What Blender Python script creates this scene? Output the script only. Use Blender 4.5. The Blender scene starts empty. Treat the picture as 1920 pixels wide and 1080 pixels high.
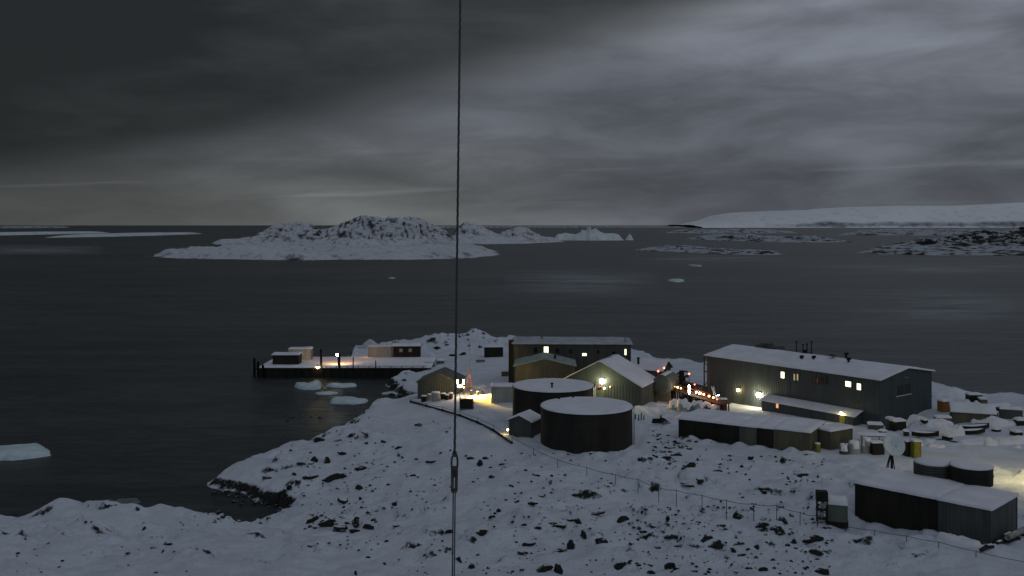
import bpy, math, random
import numpy as np
from mathutils import Vector, Matrix
random.seed(7)
S = bpy.context.scene
C = S.collection
R = math.radians
PI = math.pi
H = 34.0            # camera height above the sea, metres
F = 1800.0          # focal length in photo pixels (photo 1920 wide)
HOR = 421.0         # horizon row

# ------------------------------------------------------------------ camera
cd = bpy.data.cameras.new('camera'); cam = bpy.data.objects.new('camera', cd); C.objects.link(cam)
cam.location = (0, 0, H); cam.rotation_euler = (R(90), 0, 0)
cd.sensor_width = 36; cd.lens = 36 * F / 1920; cd.shift_y = -(540 - HOR) / 1920
cd.clip_start = 0.3; cd.clip_end = 90000
S.camera = cam
S.view_settings.view_transform = 'Standard'; S.view_settings.look = 'None'
S.view_settings.exposure = 0; S.view_settings.gamma = 1; S.view_settings.use_curve_mapping = False
S.render.resolution_x = 1024; S.render.resolution_y = 576

# ------------------------------------------------------------------ world
SUN_EL, SUN_AZ = 32, 200
w = bpy.data.worlds.new('World'); S.world = w; w.use_nodes = True
nt = w.node_tree; nt.nodes.clear()
def N(nt, t, **k):
    n = nt.nodes.new(t)
    for a, b in k.items(): setattr(n, a, b)
    return n
def setin(nt, n, i, v):
    if v is None: return
    if hasattr(v, 'is_output'): nt.links.new(v, n.inputs[i])
    else: n.inputs[i].default_value = v
def M_(nt, op, a, b=None, c=None, clamp=False):
    n = N(nt, 'ShaderNodeMath', operation=op); n.use_clamp = clamp
    setin(nt, n, 0, a); setin(nt, n, 1, b); setin(nt, n, 2, c)
    return n.outputs[0]
def smooth(nt, v, lo, hi, a=0.0, b=1.0):
    n = N(nt, 'ShaderNodeMapRange', interpolation_type='SMOOTHSTEP')
    setin(nt, n, 0, v); setin(nt, n, 1, lo); setin(nt, n, 2, hi); setin(nt, n, 3, a); setin(nt, n, 4, b)
    return n.outputs[0]
def mixc(nt, f, a, b):
    n = N(nt, 'ShaderNodeMix', data_type='RGBA')
    setin(nt, n, 0, f); setin(nt, n, 6, a); setin(nt, n, 7, b)
    return n.outputs[2]
def noise(nt, vec, scale, detail=4, rough=.55, dist=0):
    n = N(nt, 'ShaderNodeTexNoise'); setin(nt, n, 'Vector', vec)
    n.inputs['Scale'].default_value = scale; n.inputs['Detail'].default_value = detail
    n.inputs['Roughness'].default_value = rough; n.inputs['Distortion'].default_value = dist
    return n.outputs[0]
out = N(nt, 'ShaderNodeOutputWorld'); bg = N(nt, 'ShaderNodeBackground')
tc = N(nt, 'ShaderNodeTexCoord'); sep = N(nt, 'ShaderNodeSeparateXYZ'); nt.links.new(tc.outputs['Generated'], sep.inputs[0])
X, Y, Z = sep.outputs
sky = N(nt, 'ShaderNodeTexSky', sky_type='NISHITA'); sky.sun_disc = False
sky.sun_elevation = R(SUN_EL); sky.sun_rotation = R(SUN_AZ)
# stratus layer: noise drawn out along the horizon, tilted a little
zz = M_(nt, 'SUBTRACT', Z, M_(nt, 'MULTIPLY', X, .03))
cmb = N(nt, 'ShaderNodeCombineXYZ'); setin(nt, cmb, 0, X); setin(nt, cmb, 1, Y); setin(nt, cmb, 2, M_(nt, 'MULTIPLY', zz, 4.2))
big = noise(nt, cmb.outputs[0], 1.9, 3, .5, .3)
fine = noise(nt, cmb.outputs[0], 6.5, 6, .6, .4)
# dark bank of cloud filling the left, its edge climbing to the right
edge = M_(nt, 'SUBTRACT', Z, M_(nt, 'MULTIPLY_ADD', X, .27, .183))
edge = M_(nt, 'ADD', edge, M_(nt, 'MULTIPLY_ADD', big, .07, -.035))
edge = M_(nt, 'ADD', edge, M_(nt, 'MULTIPLY_ADD', fine, .03, -.015))
dark = M_(nt, 'MULTIPLY', smooth(nt, edge, -.056, .022), smooth(nt, Z, .62, .32))
right = smooth(nt, X, -.45, .50)
lum = M_(nt, 'MULTIPLY_ADD', right, .125, .084)
band = M_(nt, 'MULTIPLY', smooth(nt, Z, -.02, .05), smooth(nt, Z, .24, .10))     # greyer belt in the middle
lum = M_(nt, 'MULTIPLY', lum, M_(nt, 'SUBTRACT', 1, M_(nt, 'MULTIPLY', M_(nt, 'MULTIPLY', band, right), .44)))
lum = M_(nt, 'MULTIPLY', lum, M_(nt, 'MULTIPLY_ADD', smooth(nt, big, .38, .64), .62, .66))
lum = M_(nt, 'MULTIPLY', lum, M_(nt, 'MULTIPLY_ADD', smooth(nt, fine, .32, .70), .40, .79))
lum = M_(nt, 'MULTIPLY', lum, M_(nt, 'MULTIPLY_ADD', smooth(nt, Z, .12, .24), .42, .98))
lum = M_(nt, 'MULTIPLY', lum, M_(nt, 'MULTIPLY_ADD', dark, -.77, 1))
cs = N(nt, 'ShaderNodeCombineXYZ'); setin(nt, cs, 0, M_(nt, 'MULTIPLY', X, 3.0)); setin(nt, cs, 1, M_(nt, 'MULTIPLY', Y, 3.0)); setin(nt, cs, 2, M_(nt, 'MULTIPLY', zz, 75))
st = smooth(nt, noise(nt, cs.outputs[0], 1.0, 3, .5), .56, .74)
st = M_(nt, 'MULTIPLY', st, M_(nt, 'MULTIPLY', smooth(nt, Z, .015, .03), smooth(nt, Z, .10, .045)))
lum = M_(nt, 'ADD', lum, M_(nt, 'MULTIPLY', st, .045))
lum = M_(nt, 'ADD', lum, M_(nt, 'MULTIPLY', M_(nt, 'MULTIPLY', smooth(nt, Z, .075, .02), smooth(nt, X, .3, -.3)), .018))
lum = M_(nt, 'MAXIMUM', lum, .020)
warm = M_(nt, 'MULTIPLY', smooth(nt, Z, .14, .01), smooth(nt, X, .25, -.2))
tint = mixc(nt, warm, (.85, .93, 1.10, 1), (.94, 1.0, 1.0, 1))
tint = mixc(nt, dark, tint, (.91, 1.0, 1.05, 1))
cl = N(nt, 'ShaderNodeVectorMath', operation='SCALE'); nt.links.new(tint, cl.inputs[0]); nt.links.new(lum, cl.inputs[3])
# the clear-sky light that filters through the stratus
sk = N(nt, 'ShaderNodeVectorMath', operation='SCALE'); nt.links.new(sky.outputs[0], sk.inputs[0]); sk.inputs[3].default_value = .0006
add = N(nt, 'ShaderNodeVectorMath', operation='ADD'); nt.links.new(cl.outputs[0], add.inputs[0]); nt.links.new(sk.outputs[0], add.inputs[1])
nt.links.new(add.outputs[0], bg.inputs[0]); bg.inputs[1].default_value = 1.0
nt.links.new(bg.outputs[0], out.inputs[0])

# ------------------------------------------------------------------ the dim twilight from behind the cloud
sd = bpy.data.lights.new('sun', 'SUN'); sun = bpy.data.objects.new('sun', sd); C.objects.link(sun)
sd.energy = 0.22; sd.angle = R(50); sd.color = (.72, .86, 1.0)
az = R(SUN_AZ); el = R(SUN_EL)
sv = Vector((math.sin(az) * math.cos(el), math.cos(az) * math.cos(el), math.sin(el)))
sun.rotation_euler = sv.to_track_quat('Z', 'Y').to_euler()

# ------------------------------------------------------------------ materials
def newmat(name):
    m = bpy.data.materials.new(name); m.use_nodes = True; t = m.node_tree
    return m, t, t.nodes['Principled BSDF']
def objc(t):
    return N(t, 'ShaderNodeTexCoord').outputs['Object']
def bump(t, b, h, strength=.5, dist=.1):
    n = N(t, 'ShaderNodeBump'); n.inputs['Strength'].default_value = strength; n.inputs['Distance'].default_value = dist
    t.links.new(h, n.inputs['Height']); t.links.new(n.outputs[0], b.inputs['Normal'])
def mat(name, col, rough=.6, var=.25, scale=1.5, metal=0, bs=.3, bd=.02, emit=None, es=0, streak=False):
    m, t, b = newmat(name)
    co = objc(t)
    if streak:
        mp = N(t, 'ShaderNodeMapping'); t.links.new(co, mp.inputs[0]); mp.inputs['Scale'].default_value = (1, 1, .18); co = mp.outputs[0]
    n = noise(t, co, scale, 6, .6)
    lo = tuple(c * (1 - var) for c in col) + (1,); hi = tuple(min(1, c * (1 + var)) for c in col) + (1,)
    t.links.new(mixc(t, smooth(t, n, .3, .7), lo, hi), b.inputs['Base Color'])
    b.inputs['Roughness'].default_value = rough; b.inputs['Metallic'].default_value = metal
    b.inputs['Specular IOR Level'].default_value = .25
    bump(t, b, noise(t, co, scale * 8, 3), bs, bd)
    if emit:
        b.inputs['Emission Color'].default_value = emit + (1,); b.inputs['Emission Strength'].default_value = es
    return m
ROCKC = ((.010, .010, .009, 1), (.045, .042, .036, 1))
def snow_rock(name, lo, hi, sn=(.80, .81, .84), nscale=.9, fine=6.0, bdist=.12, rockc=ROCKC, w1=.30, w2=.20):
    """snow lying where the ground is flat enough, bare rock where it is steep"""
    m, t, b = newmat(name)
    co = objc(t); g = N(t, 'ShaderNodeNewGeometry'); s = N(t, 'ShaderNodeSeparateXYZ'); t.links.new(g.outputs['Normal'], s.inputs[0])
    n1 = noise(t, co, nscale, 5, .6); n2 = noise(t, co, fine, 5, .65)
    k = M_(t, 'ADD', s.outputs[2], M_(t, 'MULTIPLY_ADD', n1, w1, -w1 / 2))
    k = M_(t, 'ADD', k, M_(t, 'MULTIPLY_ADD', n2, w2, -w2 / 2))
    f = smooth(t, k, lo, hi)
    rock = mixc(t, smooth(t, n2, .3, .7), *rockc)
    n3 = noise(t, co, nscale * .35, 4)
    snow = mixc(t, smooth(t, n3, .3, .7), tuple(c * .86 for c in sn) + (1,), sn + (1,))
    snow = mixc(t, smooth(t, n2, .50, .72, 0, .5), snow, (.50, .52, .56, 1))
    t.links.new(mixc(t, f, rock, snow), b.inputs['Base Color'])
    b.inputs['Roughness'].default_value = .8; b.inputs['Specular IOR Level'].default_value = .2
    bump(t, b, M_(t, 'ADD', M_(t, 'MULTIPLY', n2, .5), noise(t, co, fine * 3, 3)), .7, bdist)
    return m
M = {}
M['ground'] = snow_rock('snow_ground', .70, .84, sn=(.76, .81, .89), nscale=.8, fine=2.6, bdist=.30, w1=.44, w2=.36)
M['isl'] = snow_rock('island_snow_rock', .56, .98, sn=(.66, .68, .72), nscale=.035, fine=.16, bdist=1.8, w1=.6, w2=.9, rockc=((.018, .018, .018, 1), (.08, .08, .08, 1)))
M['isl2'] = snow_rock('far_island_snow_rock', .84, 1.02, sn=(.44, .47, .51), nscale=.022, fine=.09, bdist=1.5, w1=.9, w2=.9)
M['glac'] = snow_rock('glacier_ice', .55, .86, sn=(.95, .96, .98), nscale=.0016, fine=.012, bdist=5, w1=.5, w2=.3, rockc=((.16, .17, .19, 1), (.3, .32, .35, 1)))
M['rock'] = snow_rock('dark_rock', .80, .95, nscale=1.6, fine=5, bdist=.12)
M['snow'] = mat('snow', (.80, .81, .84), .8, .06, .6, bs=.6, bd=.06)
M['roofsnow'] = mat('roof_snow', (.74, .75, .80), .8, .08, .35, bs=.5, bd=.05)
M['ice'] = mat('floating_ice', (.55, .66, .68), .5, .16, .5, bs=.7, bd=.12)
M['berg'] = mat('iceberg_ice', (.58, .64, .66), .6, .15, .02, bs=.8, bd=1.2)
M['bergdim'] = mat('distant_ice', (.40, .44, .46), .6, .15, .02, bs=.8, bd=1.2)
M['sub'] = mat('grey_meltwater_ice', (.13, .16, .15), .4, .35, .6, bs=.4, bd=.05)
M['blue'] = mat('blue_grey_cladding', (.060, .076, .080), .55, .14, .8, streak=True)
M['teal'] = mat('grey_green_cladding', (.062, .072, .062), .6, .16, .8, streak=True)
M['dk'] = mat('dark_brown_steel', (.020, .017, .013), .6, .35, .9, streak=True)
M['tank'] = mat('dark_tank_steel', (.023, .020, .016), .6, .30, .6, streak=True)
M['grey'] = mat('weathered_grey_paint', (.075, .080, .075), .6, .22, 1.0, streak=True)
M['green'] = mat('grey_green_container_paint', (.10, .115, .09), .6, .22, 1.0, streak=True)
M['tan'] = mat('olive_tan_container_paint', (.12, .112, .075), .6, .20, 1.0, streak=True)
M['cream'] = mat('cream_container_paint', (.40, .42, .38), .6, .12, 1.0, streak=True)
M['pale'] = mat('pale_grey_paint', (.30, .31, .29), .6, .16, 1.0, streak=True)
M['yellow'] = mat('yellow_paint', (.24, .21, .035), .5, .2, 2)
M['orange'] = mat('orange_brown_paint', (.30, .12, .03), .6, .25, 2)
M['red'] = mat('dull_red_paint', (.16, .025, .022), .6, .25, 2)
M['wood'] = mat('weathered_timber', (.12, .095, .065), .8, .35, 3)
M['black'] = mat('black_rubber', (.012, .012, .012), .7, .3, 3)
M['steel'] = mat('galvanised_steel', (.22, .23, .23), .45, .2, 3, metal=.5)
M['wire'] = mat('dull_steel_cable', (.08, .08, .08), .6, .3, 30, metal=.3)
M['white'] = mat('white_paint', (.62, .63, .62), .5, .06, 1.5)
M['dish'] = mat('frosted_white_dish', (.62, .68, .70), .6, .10, 1.2)
M['glass'] = mat('dark_window_glass', (.012, .016, .018), .12, .2, 2, bs=.05)
M['deck'] = mat('wet_sheet_piling', (.014, .014, .011), .6, .4, .6, streak=True)
M['lit'] = mat('lit_window', (.8, .8, .6), .5, .05, 1, emit=(1, .93, .60), es=1.9)
M['litdim'] = mat('dim_lit_window', (.5, .45, .3), .5, .05, 1, emit=(1, .78, .40), es=.30)
M['litorange'] = mat('orange_lit_window', (.6, .4, .2), .5, .05, 1, emit=(1, .48, .14), es=.9)
M['bulbw'] = mat('white_lamp_glass', (.8, .8, .8), .5, .02, 1, emit=(1, .97, .84), es=40)
M['bulby'] = mat('yellow_lamp_glass', (.8, .8, .7), .5, .02, 1, emit=(1, .78, .32), es=30)
M['bulbo'] = mat('sodium_lamp_glass', (.8, .6, .4), .5, .02, 1, emit=(1, .52, .16), es=14)
M['bulbr'] = mat('red_lamp_glass', (.8, .2, .2), .5, .02, 1, emit=(1, .16, .10), es=5)

# sea
m, t, b = newmat('sea_water'); M['sea'] = m
co = objc(t)
mp = N(t, 'ShaderNodeMapping'); t.links.new(co, mp.inputs[0]); mp.inputs['Scale'].default_value = (.35, 1, 1); mp.inputs['Rotation'].default_value = (0, 0, R(8))
h1 = noise(t, mp.outputs[0], .9, 6, .65); h2 = noise(t, mp.outputs[0], .07, 5, .6); h3 = noise(t, mp.outputs[0], .008, 4, .55); h4 = noise(t, mp.outputs[0], .45, 4, .7)
b.inputs['Roughness'].default_value = .34; b.inputs['IOR'].default_value = 1.33; b.inputs['Specular IOR Level'].default_value = .30
t.links.new(mixc(t, smooth(t, M_(t, 'MULTIPLY_ADD', h4, .34, M_(t, 'MULTIPLY_ADD', h2, .33, M_(t, 'MULTIPLY', h3, .33))), .38, .64), (.022, .029, .027, 1), (.068, .078, .080, 1)), b.inputs['Base Color'])
bump(t, b, M_(t, 'ADD', M_(t, 'MULTIPLY', h1, .7), M_(t, 'MULTIPLY', h2, 3.0)), 1.0, .9)
# slush: thin broken ice film
m, t, b = newmat('slush_ice_film'); M['slush'] = m
co = objc(t)
mp = N(t, 'ShaderNodeMapping'); t.links.new(co, mp.inputs[0]); mp.inputs['Scale'].default_value = (.3, 1, 1)
u = N(t, 'ShaderNodeTexCoord').outputs['UV']; su = N(t, 'ShaderNodeSeparateXYZ'); t.links.new(u, su.inputs[0])
n1 = noise(t, mp.outputs[0], .035, 6, .65)
a = M_(t, 'MULTIPLY', smooth(t, n1, .36, .60), su.outputs[0])
b.inputs['Base Color'].default_value = (.42, .46, .48, 1); b.inputs['Roughness'].default_value = .7
t.links.new(M_(t, 'MULTIPLY', a, .55), b.inputs['Alpha'])

# ------------------------------------------------------------------ helpers
def px(u, v, z=0.0):
    d = (H - z) * F / (v - HOR); return ((u - 960) / F * d, d)
def pw(u, d): return (u - 960) / F * d
def link(o, parent=None):
    C.objects.link(o)
    if parent: o.parent = parent
    return o
def tag(o, label=None, cat=None, group=None, kind=None):
    if label: o['label'] = label
    if cat: o['category'] = cat
    if group: o['group'] = group
    if kind: o['kind'] = kind
    return o
def thing(name, label, cat, loc=(0, 0, 0), rz=0, group=None):
    o = bpy.data.objects.new(name, None); o.empty_display_size = .3; C.objects.link(o)
    o.location = loc; o.rotation_euler = (0, 0, rz); return tag(o, label, cat, group)
class MB:
    def __init__(s): s.v = []; s.f = []; s.sm = []
    def add(s, vs, fs, smooth=False):
        k = len(s.v); s.v += [tuple(p) for p in vs]; s.f += [tuple(i + k for i in f) for f in fs]; s.sm += [smooth] * len(fs); return s
    def box(s, x0, x1, y0, y1, z0, z1, bev=0, tr=None):
        if bev:
            vs = []; e = bev
            for z, q in ((z0, e), (z0 + e, 0), (z1 - e, 0), (z1, e)):
                a, b, c, d = x0 + q, x1 - q, y0 + q, y1 - q
                for (x, y) in ((a + e, c), (b - e, c), (b, c + e), (b, d - e), (b - e, d), (a + e, d), (a, d - e), (a, c + e)): vs.append((x, y, z))
            fs = [tuple(range(7, -1, -1)), tuple(range(24, 32))]
            for r in range(3):
                for i in range(8):
                    j = (i + 1) % 8; fs.append((r * 8 + i, r * 8 + j, r * 8 + 8 + j, r * 8 + 8 + i))
        else:
            vs = [(x, y, z) for z in (z0, z1) for (x, y) in ((x0, y0), (x1, y0), (x1, y1), (x0, y1))]
            fs = [(3, 2, 1, 0), (4, 5, 6, 7), (0, 1, 5, 4), (1, 2, 6, 5), (2, 3, 7, 6), (3, 0, 4, 7)]
        if tr: vs = [tr @ Vector(p) for p in vs]
        return s.add(vs, fs)
    def tube(s, pts, r, n=8, caps=True):
        pts = [Vector(p) for p in pts]; rr = r if isinstance(r, (list, tuple)) else [r] * len(pts)
        vs = []; fs = []
        for i, p in enumerate(pts):
            d = (pts[min(i + 1, len(pts) - 1)] - pts[max(i - 1, 0)]).normalized()
            up = Vector((0, 0, 1)) if abs(d.z) < .9 else Vector((1, 0, 0))
            a = d.cross(up).normalized(); b_ = d.cross(a)
            for k in range(n):
                th = 2 * PI * k / n; vs.append(p + (a * math.cos(th) + b_ * math.sin(th)) * rr[i])
        for i in range(len(pts) - 1):
            for k in range(n):
                l = (k + 1) % n; fs.append((i * n + k, i * n + l, i * n + n + l, i * n + n + k))
        if caps: fs += [tuple(range(n)), tuple(range(len(pts) * n - 1, len(pts) * n - n - 1, -1))]
        return s.add(vs, fs, n > 6)
    def lathe(s, prof, n=32, cx=0, cy=0, sm=True):
        vs = []; fs = []
        for (r, z) in prof:
            for k in range(n):
                th = 2 * PI * k / n; vs.append((cx + r * math.cos(th), cy + r * math.sin(th), z))
        for i in range(len(prof) - 1):
            for k in range(n):
                l = (k + 1) % n; fs.append((i * n + k, i * n + l, i * n + n + l, i * n + n + k))
        fs += [tuple(range(n - 1, -1, -1)), tuple(range((len(prof) - 1) * n, len(prof) * n))]
        return s.add(vs, fs, sm)
    def corr(s, x0, x1, y, z0, z1, pitch=.3, dep=.04, ax='x', out=-1):
        """one corrugated sheet; ax = direction it runs along, out = outward sign"""
        n = max(2, int(abs(x1 - x0) / pitch)); vs = []; fs = []; L = (x1 - x0) / n; k = 0
        for i in range(n):
            for (t_, d_) in ((0, 0), (.3, 0), (.45, 1), (.85, 1)):
                a = x0 + (i + t_) * L; c = y + out * dep * d_
                for z in (z0, z1): vs.append((a, c, z) if ax == 'x' else (c, a, z))
        a = x1
        for z in (z0, z1): vs.append((a, y, z) if ax == 'x' else (y, a, z))
        for i in range(len(vs) // 2 - 1): fs.append((2 * i, 2 * i + 2, 2 * i + 3, 2 * i + 1))
        return s.add(vs, fs)
    def poly(s, pts): return s.add(pts, [tuple(range(len(pts)))])
    def build(s, name, m, parent=None, loc=None):
        me = bpy.data.meshes.new(name); me.from_pydata(s.v, [], s.f); me.update()
        me.polygons.foreach_set('use_smooth', s.sm)
        me.materials.append(M[m] if isinstance(m, str) else m)
        o = bpy.data.objects.new(name, me)
        if loc: o.location = loc
        return link(o, parent)
def _h(ix, iy, s):
    n = (ix.astype(np.int64) * 374761393 + iy.astype(np.int64) * 668265263 + s * 974634777) & 0xffffffff
    n = ((n ^ (n >> 13)) * 1274126177) & 0xffffffff
    return ((n ^ (n >> 16)) & 0xffff) / 65535.0
def vn(x, y, s=0):
    ix = np.floor(x); iy = np.floor(y); fx = x - ix; fy = y - iy
    fx = fx * fx * (3 - 2 * fx); fy = fy * fy * (3 - 2 * fy)
    a = _h(ix, iy, s); b_ = _h(ix + 1, iy, s); c = _h(ix, iy + 1, s); d = _h(ix + 1, iy + 1, s)
    return (a + (b_ - a) * fx) * (1 - fy) + (c + (d - c) * fx) * fy - .5
def fbm(x, y, s=0, o=4, g=.5):
    r = 0; a = 1
    for i in range(o): r = r + a * vn(x * 2 ** i + 17.3 * i, y * 2 ** i - 9.1 * i, s + i); a *= g
    return r
def sstep(t): t = np.clip(t, 0, 1); return t * t * (3 - 2 * t)
def sdist(x, y, P):
    """signed distance to polygon P, positive inside"""
    P = np.array(P, float); d2 = np.full(x.shape, 1e18); ins = np.zeros(x.shape, bool)
    for i in range(len(P)):
        ax, ay = P[i]; bx, by = P[(i + 1) % len(P)]
        ex, ey = bx - ax, by - ay
        t = np.clip(((x - ax) * ex + (y - ay) * ey) / (ex * ex + ey * ey + 1e-12), 0, 1)
        d2 = np.minimum(d2, (x - ax - t * ex) ** 2 + (y - ay - t * ey) ** 2)
        if ay != by:
            c = ((ay > y) != (by > y)) & (x < (bx - ax) * (y - ay) / (by - ay) + ax); ins ^= c
    d = np.sqrt(d2); return np.where(ins, d, -d)
def grid_mesh(name, xs, ys, Z, keep, mname, rockcol=None):
    ny, nx = Z.shape
    XX, YY = np.meshgrid(xs, ys) if xs.ndim == 1 else (xs, ys)
    idx = np.arange(nx * ny).reshape(ny, nx)
    q = np.stack([idx[:-1, :-1], idx[:-1, 1:], idx[1:, 1:], idx[1:, :-1]], -1).reshape(-1, 4)
    kf = keep.reshape(-1)[q].any(1); q = q[kf]
    used = np.zeros(nx * ny, bool); used[q.reshape(-1)] = True
    rem = np.cumsum(used) - 1; q = rem[q]
    co = np.stack([XX, YY, Z], -1).reshape(-1, 3)[used]
    me = bpy.data.meshes.new(name); me.vertices.add(len(co)); me.vertices.foreach_set('co', co.astype(np.float32).ravel())
    me.loops.add(q.size); me.loops.foreach_set('vertex_index', q.astype(np.int32).ravel())
    me.polygons.add(len(q)); me.polygons.foreach_set('loop_start', np.arange(0, q.size, 4, dtype=np.int32))
    me.polygons.foreach_set('use_smooth', np.ones(len(q), bool)); me.update(calc_edges=True)
    me.materials.append(M[mname]); return link(bpy.data.objects.new(name, me))

# ------------------------------------------------------------------ land under the station
coast_px = [(-250, 986), (0, 984), (45, 985), (62, 968), (95, 960), (120, 960), (170, 968), (215, 974), (255, 974), (285, 962), (320, 959), (350, 972),
 (375, 985), (410, 990), (450, 993), (500, 982), (530, 970), (512, 950), (470, 938), (450, 928), (420, 922), (385, 912), (395, 900), (430, 880), (480, 868), (520, 857),
 (560, 850), (592, 838), (605, 826), (655, 812), (672, 785), (692, 764), (730, 758), (762, 750), (735, 737), (715, 722), (755, 708), (790, 696)]
coast = [px(*p) for p in coast_px] + [(-22.5, 214), (-22.5, 232), (-41, 233)] + [px(*p) for p in [(655, 664), (700, 661), (760, 656),
 (800, 652), (860, 648), (900, 647), (955, 649), (1050, 649), (1180, 662), (1250, 682), (1330, 692), (1500, 692), (1650, 704), (1765, 730),
 (1830, 748), (1880, 758), (1960, 764), (2120, 772)]] + [(160, 150), (260, 60), (150, -60), (-120, -60), (-120, 60)]
yard = [(-20, 148), (-24, 175), (-16, 226), (0, 238), (40, 215), (100, 172), (100, 120), (60, 110), (30, 118), (22, 118), (-4, 121), (-6, 140)]
mounds = [(-29, 246, 8, 8, 1.6), (-19, 246, 6, 8, 3.0), (-10, 246, 6, 8, 3.4), (-1, 244, 6, 8, 2.6), (-50, 104, 5, 3.4, 1.4), (-43, 103, 3.5, 3, .6), (-37.3, 103.5, 4, 3.2, 1.5), (-31, 103, 3, 3, .4), (-57, 104, 3, 3, .6), (-62, 105, 5, 3, 1.0),
          (58, 136, 3.2, 2, 1.5), (62, 138, 2.6, 2, 1.1), (72, 178, 6, 4, 1.2), (90, 172, 7, 3, 1.0)]
ruts = [[px(905, 770, 4.8), px(1000, 830, 5.4), px(1100, 862, 5.6), px(1205, 840, 5.6), px(1222, 800, 5.4), px(1190, 765, 5.1), px(1160, 750, 5.0)],
        [px(1222, 800, 5.4), px(1262, 772, 5.2), px(1250, 757, 5.0)], [px(1940, 860, 5.6), px(1840, 845, 5.5), px(1740, 832, 5.4), px(1650, 806, 5.0), px(1560, 790, 4.6)], [px(1900, 825, 5.2), px(1800, 832, 5.4), px(1740, 836, 5.4)]]
for k_ in range(9):      # snow banked along the foot of the container row and the lower right block
    q_ = k_ / 8.0; mounds.append((22.2 + 14.8 * q_ - .5, 128 - 9.1 * q_ - .9, .9 + .4 * (k_ % 3), .8, .35 + .22 * ((k_ * 5) % 3)))
for k_ in range(6):
    q_ = k_ / 5.0; mounds.append((32.0 + 8.4 * q_ - .6, 89.6 - 8.6 * q_ - .6, .9 + .3 * (k_ % 2), .7, .12 + .2 * ((k_ * 3) % 2)))
BX = np.array([-60, 0, 20, 50, 76, 95, 125, 150, 175, 215, 260, 400.]); BZ = np.array([29, 28.5, 23, 14, 6.7, 6.1, 5.5, 5.0, 4.2, 3.2, 2.6, 2.6])
def height(x, y):
    x = np.asarray(x, float); y = np.asarray(y, float)
    e = sdist(x, y, coast) + 2.2 * fbm(x / 6, y / 6, 3, 3) * np.where(y < 205, 1, .3)
    dd = np.where(y > 0, y, y)
    base = np.interp(dd, BX, BZ)
    right = sstep((x - 24) / 18) * sstep((108 - y) / 18) * sstep((y - 85) / 7)
    base = base + right * .9
    ramp = 1.15 * sstep(e / 1.6) + .17 * np.maximum(e, 0)
    k = 1.2; hh = np.clip(.5 + .5 * (ramp - base) / k, 0, 1)
    z = ramp * (1 - hh) + base * hh - k * hh * (1 - hh)
    yd = sstep((sdist(x, y, yard) + 3) / 7)
    rough = (1 - yd) * sstep((e + .2) / 3)
    n = 1.25 * fbm(x / 9, y / 9, 11, 3) + .55 * fbm(x / 2.6, y / 2.6, 21, 3)
    # broken ledges: short steps in the rock under the snow
    led = fbm(x / 3.4 + .4 * vn(x / 2, y / 2, 5), y / 2.2, 31, 4, .55)
    band_ = sstep((led - .12) / .035) * .34 + sstep((led - .30) / .03) * .34
    patch = sstep((fbm(x / 14, y / 14, 41, 2) + .12) / .25)
    far = sstep((y - 74) / 6)
    z = z + rough * (n * np.where(y > 70, 1, .6) * .75 + band_ * (.25 + .75 * patch) * far)
    z = z + rough * .36 * fbm(x / 1.25, y / 1.25, 47, 2)
    z = z + yd * sstep(e / 3) * (.16 * fbm(x / 5, y / 5, 51, 3) + .05 * vn(x, y, 3))
    for (mx, my, rx, ry, mh) in mounds:
        g = np.exp(-(((x - mx) / rx) ** 2 + ((y - my) / ry) ** 2) * 1.6)
        z = z + g * (mh * (1 + .5 * fbm(x / 2.5, y / 2.5, 61, 3)))
    ax_, ay_, bx_, by_ = 32.0, 166.0, 57.0, 141.0
    tt = np.clip(((x - ax_) * (bx_ - ax_) + (y - ay_) * (by_ - ay_)) / ((bx_ - ax_) ** 2 + (by_ - ay_) ** 2), 0, 1)
    dl = np.hypot(x - ax_ - tt * (bx_ - ax_), y - ay_ - tt * (by_ - ay_))
    z = z - 1.25 * sstep((13 - dl) / 8) * sstep((y - 132) / 8)
    for pth in ruts:
        dmin = np.full(x.shape, 1e9)
        for (p_, q_) in zip(pth[:-1], pth[1:]):
            ex, ey = q_[0] - p_[0], q_[1] - p_[1]; tt = np.clip(((x - p_[0]) * ex + (y - p_[1]) * ey) / (ex * ex + ey * ey), 0, 1)
            dmin = np.minimum(dmin, np.hypot(x - p_[0] - tt * ex, y - p_[1] - tt * ey))
        z = z - .17 * np.exp(-((dmin - .95) / .30) ** 2) + .06 * np.exp(-((dmin - 1.7) / .35) ** 2)
    # ridge of the small headland on the left
    z = z + 1.0 * np.exp(-(((x + 34) / 12) ** 2 + ((y - 140) / 12) ** 2)) * sstep(e / 4)
    z = np.where(e < 0, np.maximum(-2.5, e * .8), z)
    return z
def gz(x, y): return float(height(np.array([x]), np.array([y]))[0])
xs = np.concatenate([np.arange(-90, 98, .33), np.arange(98, 250, 3.0)]); ys = np.concatenate([np.arange(-60, 66, 2.0), np.arange(66, 190, .33), np.arange(190, 275, .45)])
xs = np.concatenate([np.arange(-120, -90, 2.0), xs])
XX, YY = np.meshgrid(xs, ys); ZZ = height(XX, YY)
vis = (ZZ > -1.6)
tag(grid_mesh('snow_ground', xs, ys, ZZ, vis, 'ground'), kind='structure')
# sea: one sheet to the horizon, denser near the shore
s_ = MB(); R0 = [0, 60, 120, 250, 500, 1000, 2500, 6000, 15000, 40000]
rg = []
for r in R0[1:]:
    rg.append([(r * math.cos(2 * PI * k / 48), r * math.sin(2 * PI * k / 48), 0) for k in range(48)])
vs = [(0, 0, 0)] + [p for q in rg for p in q]; fs = [(0, 1 + k, 1 + (k + 1) % 48) for k in range(48)]
for i in range(len(rg) - 1):
    for k in range(48):
        l = (k + 1) % 48; a = 1 + i * 48; fs.append((a + k, a + 48 + k, a + 48 + l, a + l))
s_.add(vs, fs); tag(s_.build('sea', 'sea'), kind='structure')

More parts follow.
